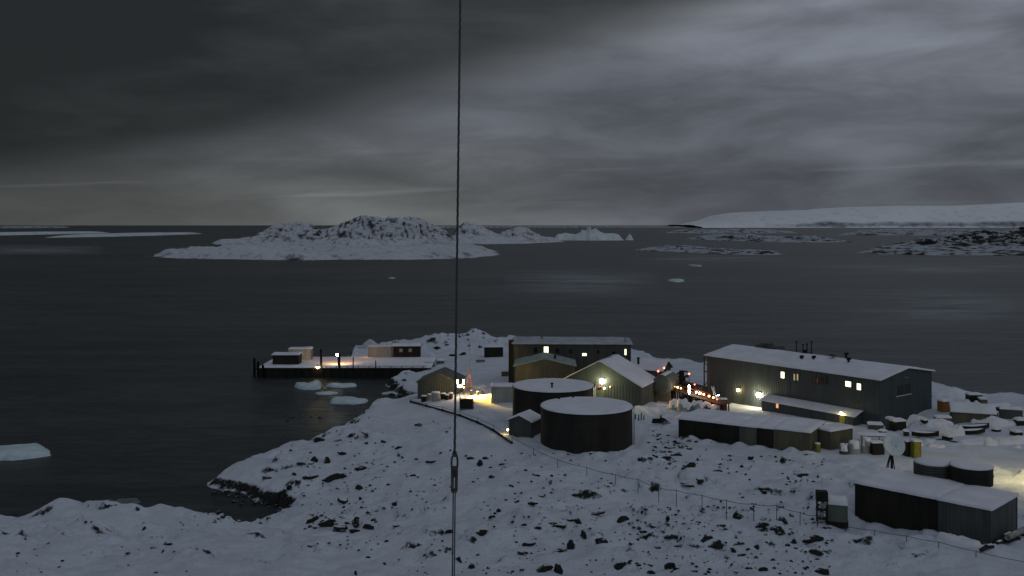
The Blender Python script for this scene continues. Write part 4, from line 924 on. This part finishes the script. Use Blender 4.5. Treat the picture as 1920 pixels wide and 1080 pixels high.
# wheel loader / excavator silhouette
x, y = px(1297, 735, 4.8)
lo_ = thing('excavator', 'dark excavator with a raised curved boom behind the lamp-lit gangway', 'excavator', (x, y + 12, 4.2), R(10)); lo_.scale = (.8, .8, .8)
b_ = MB(); b_.box(-1.6, 1.6, -.9, -.4, 0, .8, .15); b_.build('track', 'black', lo_); b_ = MB(); b_.box(-1.6, 1.6, .4, .9, 0, .8, .15); b_.build('track', 'black', lo_)
b_ = MB(); b_.box(-1.5, 1.2, -.8, .8, .85, 1.9, .15); b_.build('body', 'dk', lo_); b_ = MB(); b_.box(-.2, .9, -.75, .1, 1.9, 3.2, .12); b_.build('cab', 'dk', lo_)
b_ = MB(); b_.tube([(-1.0, .3, 1.8), (-.2, .3, 2.5), (.8, .3, 2.9), (1.7, .3, 2.9), (2.3, .3, 2.5)], [.2, .22, .2, .18, .14], 8); b_.build('boom', 'grey', lo_)
b_ = MB(); b_.tube([(2.3, .3, 2.5), (2.0, .3, 1.7)], .12, 8); b_.box(1.5, 2.2, 0, .6, 1.4, 2.0, .08); b_.build('bucket_arm', 'grey', lo_)
for i, (u, v, z) in enumerate([(1220, 711, 0), (1234, 696, 0), (1245, 690, 0), (1292, 701, 0)]):
    y = 170; xx = pw(u, y); zt_ = H + (HOR - v) / F * y; g = gz(xx, y)
    t_ = thing('red_beacon', ['pinkish red lamp at the right eave of the warehouse', 'red lamp above the cylinder tank, lower of two', 'highest red lamp above the cylinder tank', 'small crimson lamp over the gangway by the excavator'][i], 'lamp', (xx, y, g))
    b_ = MB(); b_.tube([(0, 0, -.2), (0, 0, zt_ - g)], .045, 6); b_.build('pole', 'black', t_)
    b_ = MB(); b_.lathe([(.06, zt_ - g - .16), (.17, zt_ - g - .08), (.17, zt_ - g + .1), (.05, zt_ - g + .18)], 10); b_.build('lamp_glass', 'bulbr', t_)
    l = bpy.data.lights.new('lamp_light', 'POINT'); l.energy = 25; l.color = (1, .22, .12); l.shadow_soft_size = .1
    lo = bpy.data.objects.new('lamp_light', l); lo.location = (0, -.35, zt_ - g); link(lo, t_)
for i, (u, v, w_, h_, mt) in enumerate([(1208, 741, 1.5, 1.3, 'dk'), (1217, 744, 1.2, 1.9, 'black'), (1272, 745, 1.2, 1.0, 'dk'), (1286, 742, 2.0, 1.6, 'grey'), (1306, 743, 1.8, 1.2, 'dk'), (1325, 747, 2.2, 1.4, 'dk'), (1352, 752, 1.8, 1.9, 'red'), (1338, 752, 1.3, .7, 'tan')]):
    x, y = px(u, v, 4.9); crate(['dark crate at the right corner of the warehouse', 'tall black cabinet beside the cylinder tank', 'small dark crate under the left of the gangway', 'grey crate below the gangway lamps', 'dark crate below the middle of the gangway', 'wide dark crate under the right of the gangway', 'dull red cabinet at the left corner of the long building', 'small tan box before the foot of the ladder'][i], x, y, w_, 1.2, h_, mt, random.uniform(-.3, .3), snow=.12)
crl = ['snowy bundle at the left end of the heap left of the container row', 'tall snowy bundle second in the heap left of the container row', 'yellowish tarp bundle in the heap left of the container row', 'snowy bundle right of the yellowish one', 'grey snow-capped bundle nearest the red cabinet', 'rounded snowy bundle at the right end of the heap by the lean-to']
for i, (u, v, w_, h_, mt) in enumerate([(1264, 765, 1.9, 1.5, 'pale'), (1280, 768, 1.8, 1.7, 'pale'), (1293, 768, 1.4, 1.3, 'tan'), (1308, 766, 2.0, 1.4, 'pale'), (1324, 764, 1.8, 1.2, 'grey'), (1342, 763, 1.9, 1.0, 'pale')]):
    x, y = px(u, v, 5.2)
    t_ = thing('bundle', crl[i], 'bundle', (x, y, gz(x, y) - .1), random.uniform(-.3, .3))
    lump('tarpaulin', 0, 0, w_ / 2, .8, h_ * .75, 90 + i, mt, 22, 8, .12, .5).parent = t_
    q = lump('snow_cover', 0, 0, w_ / 2 * .92, .7, h_ * .35, 95 + i, 'snow', 22, 8, .12, .3, z0=h_ * .72); q.parent = t_
# small things on the open snow right of the front tank
x, y = px(1236, 791, 5.5)
sm = thing('snowmobile', 'dark snowmobile parked on open snow right of the front fuel tank', 'snowmobile', (x, y, gz(x, y)), R(8))
b_ = MB(); b_.box(-1.1, .6, -.28, .28, .1, .45, .1); b_.build('track', 'black', sm); b_ = MB(); b_.box(-1.0, .3, -.2, .2, .45, .75, .08); b_.build('seat', 'black', sm)
b_ = MB(); b_.add([(.2, -.35, .3), (1.3, -.25, .3), (1.3, .25, .3), (.2, .35, .3), (.2, -.3, .95), (.9, -.2, .7), (.9, .2, .7), (.2, .3, .95)], [(0, 1, 5, 4), (1, 2, 6, 5), (2, 3, 7, 6), (3, 0, 4, 7), (4, 5, 6, 7), (3, 2, 1, 0)]); b_.build('cowling', 'dk', sm)
b_ = MB(); b_.box(.25, .3, -.25, .25, .9, 1.25); b_.build('windscreen', 'glass', sm); b_ = MB(); b_.tube([(.1, -.35, 1.05), (.1, .35, 1.05)], .03, 6); b_.build('handlebar', 'black', sm)
for s_ in (-.4, .4): b_ = MB(); b_.tube([(.3, s_, .05), (1.3, s_, .05), (1.6, s_, .2)], .06, 6); b_.build('ski', 'black', sm)
for i, (u, v) in enumerate(((1191, 781), (1197, 782), (1202, 782), (1207, 783))):
    x, y = px(u, v, 5.5); b_ = MB(); b_.tube([(0, 0, -.3), (.05, 0, .75 + .12 * (i % 3))], [.10, .08], 8); o = b_.build('marker_post', 'black', loc=(x, y, gz(x, y)))
    tag(o, 'short dark post in the snow hard by the right side of the front fuel tank', 'post', 'short posts right of the front tank')

# ------------------------------------------------------------------ container row in the middle
r0 = Vector((22.2, 128.0)); r1 = Vector((37.0, 118.9)); rl = (r1 - r0).length; rrz = math.atan2(r1.y - r0.y, r1.x - r0.x); dr = (r1 - r0) / rl; dn = Vector((-dr.y, dr.x))
def rowpos(s, off=0): p = r0 + dr * s + dn * off; return p.x, p.y
seg = [(0, 5.5, 'dk', 'dk', 0, 'dark brown container at the left end of the row with the lower snow roof', 5.75), (5.55, 2.9, 'dk', 'dk', -.5, 'short dark brown container second in the row', 5.75), (8.5, 2.2, 'green', 'green', -.5, 'narrow grey green container in the middle of the row', 5.75), (10.75, 2.1, 'dk', 'dk', -.5, 'narrow brown container right of the grey green one', 5.8), (12.9, 4.5, 'tan', 'tan', -.5, 'olive tan container at the right end of the row', 5.85)]
for (s0, l_, mt, em, off, lb, z0) in seg:
    x, y = rowpos(s0, off); container(lb, x, y, rrz, l_, 7.2, 2.45 if s0 else 2.35, mt, z0=z0, endm=em, snow=.26, group='containers in the long row', doors='r')
container('short grey green container set at an angle off the right end of the row', 40.0, 120.6, R(31.5), 4.2, 2.44, 2.3, 'tan', z0=5.7, snow=.3)
# yellow drum by the right end
x, y = rowpos(17.9, 1.2); drum_like('drum', 'yellow drum against the end wall of the olive tan container', 'drum', x, y, .35, 1.1, 'yellow')
lb = ['rounded snow-capped grey bundle just right of the container row', 'middle one of three snow-capped bundles right of the row', 'tall pale snow-capped bundle near the satellite dish', 'dark box just left of the satellite dish', 'dark stack right behind the satellite dish', 'yellow tall box right behind the satellite dish']
for i, (u, v, w_, h_, mt, kind) in enumerate([(1583, 843, 1.0, 1.3, 'grey', 'l'), (1602, 842, 1.3, 1.6, 'pale', 'l'), (1624, 840, 1.2, 1.9, 'pale', 'l'), (1643, 842, 1.5, 1.5, 'dk', 'c'), (1702, 846, .9, 1.9, 'dk', 'c'), (1716, 849, .9, 2.1, 'yellow', 'c')]):
    x, y = px(u, v, 6.2)
    if kind == 'c': crate(lb[i], x, y, w_, 1.2, h_, mt, .1, snow=.15, name='crate')
    else:
        t_ = thing('bundle', lb[i], 'bundle', (x, y, gz(x, y) - .1), .3 * i)
        lump('tarpaulin', 0, 0, w_ * .62, w_ * .5, h_ * .95, 130 + i, mt, 26, 9, .12, .75).parent = t_
        lump('snow_cover', 0, 0, w_ * .56, w_ * .45, h_ * .2, 140 + i, 'snow', 26, 8, .12, .8, z0=h_ * .86).parent = t_
x, y = px(1640, 822, 6.0); t_ = thing('flat_rack', 'long low rack with snow on top behind the satellite dish', 'rack', (x, y, gz(x, y)), R(-12))
b_ = MB(); b_.box(-1.8, 2.8, 0, 1.4, .7, .85); b_.build('shelf', 'dk', t_); snow_sheet(t_, -1.8, 2.8, 0, 1.4, lambda a, b: .85, .2, 4, mname='snow')
for a in (-1.7, .5, 2.6): b_ = MB(); b_.box(a, a + .1, 0, .1, -.2, .7); b_.build('leg', 'dk', t_)

# ------------------------------------------------------------------ satellite dish
x, y = px(1670, 884, 7.0); z0 = gz(x, y); dd = 42 / F * y / 2
ds = thing('satellite_dish', 'round frosty white satellite dish on a lattice stand, facing the camera', 'satellite dish', (x, y, z0), R(-8))
zc = H + (HOR - 834) / F * y - z0
b_ = MB(); b_.lathe([(.02, 0), (dd * .4, .05), (dd * .75, .18), (dd, .34), (dd * 1.02, .30), (dd * .75, .10), (dd * .4, -.03), (.02, -.08)], 40); o = b_.build('reflector', 'dish', ds, (.2, -.1, zc)); o.rotation_euler = (R(68), 0, R(14))
b_ = MB()
for k in range(3): a = 2.1 * k + .5; b_.tube([(dd * .7 * math.cos(a) + .2, -.25, zc + dd * .7 * math.sin(a)), (.25, -1.2, zc + .1)], .02, 5)
b_.build('feed_strut', 'dish', ds)
b_ = MB(); b_.tube([(.25, -1.15, zc + .1), (.25, -1.3, zc + .13)], .09, 8); b_.build('feed_horn', 'pale', ds)
for (a, c) in ((-.9, -.3), (.45, -.4), (-.3, .8)): b_ = MB(); b_.tube([(a, c, 0), (.15, .1, zc - dd * .35)], .06, 6); b_.build('leg', 'black', ds)
b_ = MB(); b_.tube([(-.9, -.3, .08), (.45, -.4, .08), (-.3, .8, .08), (-.9, -.3, .08)], .06, 6); b_.tube([(-.6, -.25, .6), (.35, -.3, .6)], .04, 6); b_.tube([(.1, -.1, .1), (.1, 0, zc)], .14, 8); b_.build('stand_base', 'black', ds)

# ------------------------------------------------------------------ foreground container block, lower right
c0 = Vector((32.0, 89.6)); c1 = Vector((40.4, 81.0)); crz = math.atan2(c1.y - c0.y, c1.x - c0.x); cdv = (c1 - c0).normalized(); cn = Vector((-cdv.y, cdv.x))
z0 = 6.40; CL = (c1 - c0).length
container('long dark brown container, main body of the big block at the lower right', c0.x, c0.y, crz, CL * .635, 6.4, 3.5, 'dk', z0=z0, snow=.26, group='big container block lower right')
p = c0 + cdv * (CL * .635 + .03); container('weathered grey container forming the right corner of the lower right block', p.x, p.y, crz, CL * .365, 6.4, 3.5, 'grey', z0=z0, snow=.26, group='big container block lower right')
rt = z0 + 3.5 + .2
x, y = px(1831, 906, rt)
dm = drum_like('round_vat', 'large dark round vat with snowy lid standing on the lower right container block', 'vat', x, y + 1.0, 1.85, 1.65, 'dk', z0=rt - .25, snow=.14, bands=(.5,), n=40)
x, y = px(1760, 893, rt)
rl_ = thing('slatted_vat', 'low rounded slatted bin with snow on top, left of the dark round vat', 'bin', (x, y + 1.2, rt - .25), 0)
for k in range(5): b_ = MB(); b_.lathe([(1.72, .05 + k * .25), (1.76, .07 + k * .25), (1.76, .22 + k * .25), (1.72, .24 + k * .25)], 36); b_.build('slat', 'grey', rl_)
b_ = MB(); b_.lathe([(1.66, 0), (1.66, 1.28)], 36); b_.build('core', 'dk', rl_)
b_ = MB(); b_.lathe([(1.72, 1.27), (1.76, 1.35), (1.5, 1.45), (.9, 1.5), (.02, 1.52)], 36); b_.build('snow_cover', 'roofsnow', rl_)
# drift-covered slab and debris at its foot
x, y = px(1806, 1022, 7.1)
lump('snow_pile', x, y + .6, 2.1, .8, 1.0, 61, 'snow', flat=.9, label='flat-topped snow block against the foot of the big container', cat='snow pile', z0=gz(x, y + .6) - .2, rag=.08, rz=crz)
for i in range(9):
    x, y = px(1846 + i * 9, 1030 - i * 4 + random.uniform(-6, 6), 7.1)
    t_ = thing('timber_beam', 'snow-dusted dark timber in the heap below the corner of the big container', 'timber', (x, y, gz(x, y) + random.uniform(0, .3)), random.uniform(-.5, 1.2), 'timbers heaped at the container corner')
    l_ = random.uniform(.9, 1.9); b_ = MB(); b_.box(-l_ / 2, l_ / 2, -.13, .13, 0, .24, .02, Matrix.Rotation(random.uniform(-.25, .25), 4, 'Y')); b_.build('beam', 'dk', t_)
    if i % 2: b_ = MB(); b_.box(-l_ / 2 + .1, l_ / 2 - .1, -.12, .12, .24, .31, .03, Matrix.Rotation(0, 4, 'Y')); b_.build('snow_cover', 'snow', t_)
x, y = px(1905, 1004, 7.3); t_ = thing('pipe', 'snow-topped pale pipe lying over the timber heap at the right edge', 'pipe', (x, y, gz(x, y) + .6), R(38))
b_ = MB(); b_.tube([(-1.6, 0, 0), (1.8, 0, .1)], .24, 14); b_.build('body', 'pale', t_)
# tank and rack left of the block
x, y = px(1569, 972, 7.0)
tk = thing('small_tank', 'grey green upright tank with snow cap, left of the big dark container', 'tank', (x, y, gz(x, y) - .1), R(-20))
b_ = MB(); b_.box(-.95, .95, -.6, .7, .35, 2.0, .12); b_.build('body', 'green', tk); b_ = MB(); b_.box(-1, 1, -.6, .7, -.1, .35, .05); b_.build('base', 'black', tk)
snow_sheet(tk, -.95, .95, -.6, .7, lambda a, b: 2.0, .55, 6, .3, mname='snow', over=.02)
x, y = px(1541, 974, 7.0)
rk = thing('steel_rack', 'narrow dark steel rack with a black box on top, left of the grey green tank', 'rack', (x, y, gz(x, y) - .1), R(-8))
for a in (-.45, .4):
    for c in (-.3, .4): b_ = MB(); b_.box(a, a + .09, c, c + .09, 0, 3.0); b_.build('upright', 'black', rk)
for z in (.5, 1.3): b_ = MB(); b_.box(-.45, .49, -.3, .49, z, z + .06); b_.build('shelf', 'black', rk)
b_ = MB(); b_.box(-.5, .5, -.34, .5, 2.15, 3.05, .04); b_.build('top_box', 'black', rk)
b_ = MB(); b_.lathe([(.2, .56), (.2, 1.2)], 12, 0, .1); b_.lathe([(.18, 1.36), (.18, 2.0)], 12, .1, .1); b_.build('canister', 'pale', rk)

# ------------------------------------------------------------------ right yard beyond the laboratory corner
x, y = px(1786, 790, 4.8)
gable_house('storage_shed', 'low brown shed with a snowy roof right of the long building', 'shed', x, y, R(-20), 5.6, 4.4, 4.6, 6.2, 7.0, 'tan', .4, .25, .2)
lst = [(1669, 800, 1.3, 1.9, 'grey', 'drum', 'tall grey cylinder with a snow cap before the corner of the long building'), (1641, 806, 1.9, 1.0, 'grey', 'crate', 'grey low crate left of the tall grey cylinder'),
 (1636, 797, .6, 1.0, 'pale', 'drum', 'small pale bollard-like drum behind the low grey crate'), (1683, 808, 1.8, 1.4, 'dk', 'crate', 'dark crate right of the tall grey cylinder'), (1767, 796, 2.1, 1.6, 'tan', 'crate', 'olive box with snow on top at the right end of the long building'),
 (1772, 771, 1.9, 1.7, 'orange', 'crate', 'orange brown crate against the end wall of the long building'), (1826, 753, 2.2, 1.5, 'dk', 'crate', 'dark machine box on the far right shore'), (1842, 756, 1.1, 1.0, 'tan', 'crate', 'small tan box beside the dark machine box on the shore'),
 (1873, 772, 3.4, .9, 'dk', 'crate', 'wide low dark box under snow at the far right shore'), (1895, 786, 3.0, 1.5, 'grey', 'crate', 'large grey box at the right edge of the yard'), (1912, 800, 1.2, .8, 'dk', 'crate', 'small dark crate at the right edge of the yard'),
 (1855, 788, 2.0, 1.2, 'wood', 'crate', 'brown timber crate right of the low brown shed'), (1776, 830, .6, .5, 'dk', 'crate', 'tiny dark box alone on the open yard'), (1905, 822, 1.0, .6, 'dk', 'crate', 'small flat dark box on the open yard at the right edge'), (1700, 800, .9, .6, 'green', 'crate', 'low green box before the snow heap')]
for (u, v, w_, h_, mt, k, lb_) in lst:
    x, y = px(u, v, 5.0)
    if k == 'drum': drum_like('cylinder_tank' if w_ > 1 else 'drum', lb_, 'drum', x, y, w_ / 2, h_, mt, snow=.3)
    else: crate(lb_, x, y, w_, 1.3, h_, mt, random.uniform(-.35, .35), snow=.28)
def boat_(u, v, L, rz_, label):
    x, y = px(u, v, 5.2); t_ = thing('dinghy', label, 'boat', (x, y, gz(x, y)), rz_)
    vs = []; n = 12
    for i in range(n + 1):
        q = i / n; w_ = .7 * math.sin(min(1, q * 1.9 + .15) * PI / 2) * (1 if q < .6 else max(.04, math.cos((q - .6) / .4 * PI / 2))); xx = (q - .5) * L; sh2 = .12 * (q - .3) ** 2 * 4
        vs += [(xx, -w_, .62 + sh2), (xx, -w_ * .75, .15), (xx, 0, .02 + sh2 * .5), (xx, w_ * .75, .15), (xx, w_, .62 + sh2)]
    fs = [(i * 5 + k, i * 5 + k + 1, i * 5 + k + 6, i * 5 + k + 5) for i in range(n) for k in range(4)] + [(0, 1, 2, 3, 4)]
    b_ = MB(); b_.add(vs, fs, True); b_.build('hull', 'dk', t_)
    b_ = MB(); b_.add([(vs[i * 5][0], vs[i * 5][1] * .86, .58) for i in range(n + 1)] + [(vs[i * 5][0], 0, .74) for i in range(n + 1)] + [(vs[i * 5][0], -vs[i * 5][1] * .86, .58) for i in range(n + 1)],
              [(r_ * (n + 1) + i, r_ * (n + 1) + i + 1, (r_ + 1) * (n + 1) + i + 1, (r_ + 1) * (n + 1) + i) for r_ in range(2) for i in range(n)], True); b_.build('snow_cover', 'snow', t_)
boat_(1828, 806, 4.6, R(12), 'dark snow-filled dinghy lying in the right yard'); boat_(1820, 816, 4.4, R(10), 'second dark dinghy lying just in front of the first in the right yard'); boat_(1735, 823, 3.4, R(-14), 'snow-buried dinghy right of the yellow box')
for i, (u, v, rx, h_) in enumerate([(1722, 797, 2.2, 1.7), (1745, 798, 1.6, 1.2), (1788, 822, 1.6, 1.2), (1870, 800, 2.6, .9), (1790, 742, 3.5, 1.2), (1900, 838, 2.5, .7), (1752, 806, 3.0, .5), (1845, 838, 3, .6)]):
    x, y = px(u, v, 5.0); lump('snow_pile', x, y + .6, rx, rx * .6, h_, 110 + i, 'snow', flat=.2, z0=gz(x, y) - .1, cat='snow pile',
        label=['tall snow heap against the end wall of the long building', 'smaller snow heap right of the tall one', 'rough snow heap with dark junk left of the dinghies', 'low broad snow heap beyond the dinghies', 'far snow bank on the right shore', 'low snow heap at the right edge of the yard', 'long low snow ridge before the tall heap', 'low snow heap on the open right yard'][i])
for i, (u, v) in enumerate([(1768, 829), (1776, 826), (1781, 831), (1722, 812), (1756, 812), (1790, 783)]):
    x, y = px(u, v, 5.2); t_ = thing('plank', ['dark plank lowest left in the rough heap before the dinghies', 'dark plank on top of the rough heap before the dinghies', 'dark plank right of the rough heap, near the dinghies', 'dark plank in front of the tall snow heap', 'dark plank right of the one before the tall snow heap', 'dark plank before the low brown shed'][i], 'plank', (x, y, gz(x, y)), random.uniform(-.5, .5), 'loose planks in the right yard'); b_ = MB(); b_.box(-.9, .9, -.1, .1, .02, .14, 0, Matrix.Rotation(random.uniform(-.2, .2), 4, 'Y')); b_.build('board', 'dk', t_)
for i in range(16):
    u, v = random.uniform(1620, 1915), random.uniform(785, 850)
    if i % 4 == 3: u, v = random.uniform(1780, 1915), random.uniform(742, 775)
    x, y = px(u, v, 5.0); lump('snow_pile', x, y, random.uniform(.5, 1.3), random.uniform(.4, .8), random.uniform(.3, .9), 300 + i, 'snow', 26, 8, .25, .2, z0=gz(x, y) - .1, cat='snow pile',
        label='small rough snow heap on the far shore at the right edge' if i % 4 == 3 else ('small rough snow heap %s, %s' % ('near the lab corner' if u < 1700 else 'left of the dinghies' if u < 1790 else 'by the dinghies' if u < 1860 else 'at the right edge of the yard', 'toward the sea' if v < 815 else 'toward the vats')), group='small snow heaps in the right yard')
for i, (u, v, w_, h_) in enumerate([(1655, 818, .8, .5), (1699, 822, .6, .7), (1753, 786, .9, .7), (1802, 764, 1.0, .5), (1888, 768, .9, .8), (1868, 812, 1.1, .4), (1733, 806, .7, .5), (1842, 778, .8, .9)]):
    x, y = px(u, v, 5.1); crate(['small dark box between the low rack and the tall grey cylinder', 'small dark box in front of the dark crate by the lab corner', 'small dark box beside the tall snow heap', 'flat dark box behind the low brown shed', 'dark box beside the large grey box at the right edge', 'flat dark box right of the dinghies', 'small dark box between the snow heap and the buried dinghy', 'tall dark box at the right end of the low brown shed'][i], x, y, w_, .8, h_, 'dk', random.uniform(-.6, .6), snow=.2, planks=False)
# lamp post just past the right edge of the view whose glow falls on the yard
x, y = 57.2, 103.5; z0 = gz(x, y)
t_ = thing('lamp_post', 'tall yard lamp post beyond the big container block, lighting the snow yellow', 'lamp post', (x, y, z0))
b_ = MB(); b_.tube([(0, 0, -.3), (0, 0, 5.2)], [.1, .07], 8); b_.tube([(0, 0, 5.2), (-.8, 0, 5.4)], .05, 6); b_.build('pole', 'steel', t_)
b_ = MB(); b_.box(-1.1, -.7, -.15, .15, 5.32, 5.5, .03); b_.build('lamp_housing', 'black', t_)
b_ = MB(); b_.box(-1.05, -.75, -.12, .12, 5.26, 5.31); b_.build('lamp_glass', 'bulby', t_)
l = bpy.data.lights.new('lamp_light', 'POINT'); l.energy = 1200; l.color = (1, .80, .34); l.shadow_soft_size = .15
lo = bpy.data.objects.new('lamp_light', l); lo.location = (-.9, 0, 5.0); link(lo, t_)

# ------------------------------------------------------------------ rope fence across the slope
fpts = [(770, 754, .5), (800, 762, .5), (830, 770, .6), (862, 780, .7), (895, 793, .8), (925, 808, .8), (960, 832, .9), (1000, 855, .9), (1045, 877, 1.0), (1100, 893, 1.0), (1154, 910, 1.1), (1196, 921, 1.2), (1235, 943, 1.6), (1268, 952, 1.7),
        (1316, 966, 1.9), (1362, 975, 1.8), (1413, 978, 1.6), (1456, 980, 1.4), (1500, 985, 1.2), (1532, 990, 1.1)]
fn = thing('rope_fence', 'thin post and rope fence crossing the snow slope from shore to lower right container', 'fence', (0, 0, 0))
topp = []
for (u, v, h_) in fpts:
    x, y, z = ground_hit(u, v); b_ = MB(); b_.tube([(0, 0, -.3), (0.02, 0, h_)], .035, 6); o = b_.build('post', 'wire', fn, (x, y, z)); topp.append(Vector((x, y, z + h_ - .05)))
for j, hh in enumerate((0, .0)):
    if j: break
    for a, b2 in zip(topp[:-1], topp[1:]):
        b_ = MB(); b_.tube([a.lerp(b2, k / 5) - Vector((0, 0, .10 * math.sin(PI * k / 5))) for k in range(6)], .028, 5); b_.build('rope', 'wire', fn)
pp = thing('pipeline', 'dark pipe laid on the snow from the headland past the guy wire', 'pipe', (0, 0, 0))
pts = []
for (u, v, h_) in fpts[:7]:
    x, y, z = ground_hit(u, v + 1); pts.append(Vector((x, y, z + .16)))
for a, b2 in zip(pts[:-1], pts[1:]):
    b_ = MB(); b_.tube([a, b2], .15, 8); b_.build('pipe_length', 'black', pp)
    b_ = MB(); d_ = (b2 - a).normalized(); b_.tube([a - d_ * .1, a + d_ * .1], .21, 8); b_.build('coupling', 'black', pp)
f2 = thing('rope_fence', 'second stretch of thin rope fence, below the big container at the lower right', 'fence', (0, 0, 0)); topp = []
for (u, v, h_) in [(1585, 998, .5), (1640, 1008, .5), (1700, 1018, .5), (1760, 1030, .5), (1830, 1045, .5), (1925, 1066, .5), (2000, 1085, .5)]:
    x, y, z = ground_hit(u, v); b_ = MB(); b_.tube([(0, 0, -.3), (0, 0, h_)], .03, 6); b_.build('post', 'wire', f2, (x, y, z)); topp.append(Vector((x, y, z + h_ - .03)))
for a, b2 in zip(topp[:-1], topp[1:]): b_ = MB(); b_.tube([a, (a + b2) / 2 - Vector((0, 0, .06)), b2], .025, 5); b_.build('rope', 'wire', f2)

# ------------------------------------------------------------------ the guy wire close to the camera
def pd(u, v, d): return Vector((pw(u, d), d, H - (v - HOR) / F * d))
gwire = thing('guy_wire', 'taut steel guy wire with a turnbuckle, crossing the view from top to bottom', 'guy wire', (0, 0, 0))
Pt = pd(863, 0, 6.6); Pj = pd(852.5, 846, 6.0); Pb = pd(850, 1080, 5.85); dirn = (Pt - Pj).normalized()
def strand(a, b2, r, name, n=8, mt='wire'):
    bb = MB(); bb.tube([a, b2], r, n); return bb.build(name, mt, gwire)
for k in range(3):      # three lays of the strand, twisted
    bb = MB(); a, b2 = Pj, Pt + dirn * 1.5; NN = 170; L2 = (b2 - a).length; u1 = dirn.cross(Vector((0, 1, 0))).normalized(); u2 = dirn.cross(u1)
    bb.tube([a + dirn * (L2 * i / NN) + (u1 * math.cos(2.09 * k + i * .9) + u2 * math.sin(2.09 * k + i * .9)) * .0042 for i in range(NN + 1)], .0046, 6); bb.build('strand', 'wire', gwire)
d2 = (Pj - Pb).normalized(); side = d2.cross(Vector((0, 1, 0))).normalized()
# thimble loop, clamp, turnbuckle body and lower rods
bb = MB(); lc = Pj - d2 * .10; bb.tube([lc + side * .019 * math.cos(a) + d2 * (.06 * math.sin(a) + .03) for a in [2 * PI * k / 20 for k in range(21)]], .0065, 8, False); bb.build('thimble', 'wire', gwire)
bb = MB(); q = Pj - d2 * .02; bb.tube([q + d2 * .02, q - d2 * .015], [.012, .018], 8); bb.build('cable_clamp', 'wire', gwire)
for s_ in (-1, 1): strand(Pj - d2 * .10 + side * s_ * .013, Pj - d2 * .24 + side * s_ * .012, .0095, 'turnbuckle_bar')
bb = MB(); bb.tube([Pj - d2 * .09, Pj - d2 * .11], .020, 10); bb.tube([Pj - d2 * .225, Pj - d2 * .25], .019, 10); bb.build('turnbuckle_end', 'wire', gwire)
strand(Pj - d2 * .105, Pj - d2 * .16, .008, 'threaded_rod')
end = Pb - d2 * 3.0
for s_ in (-1, 1): strand(Pj - d2 * .25 + side * s_ * .006, end + side * s_ * .004, .0045, 'lower_strand', 6)
bb = MB(); bb.tube([end + d2 * .1, Vector((end.x, end.y, gz(end.x, end.y) - .4))], .03, 8); bb.build('anchor_rod', 'wire', gwire)
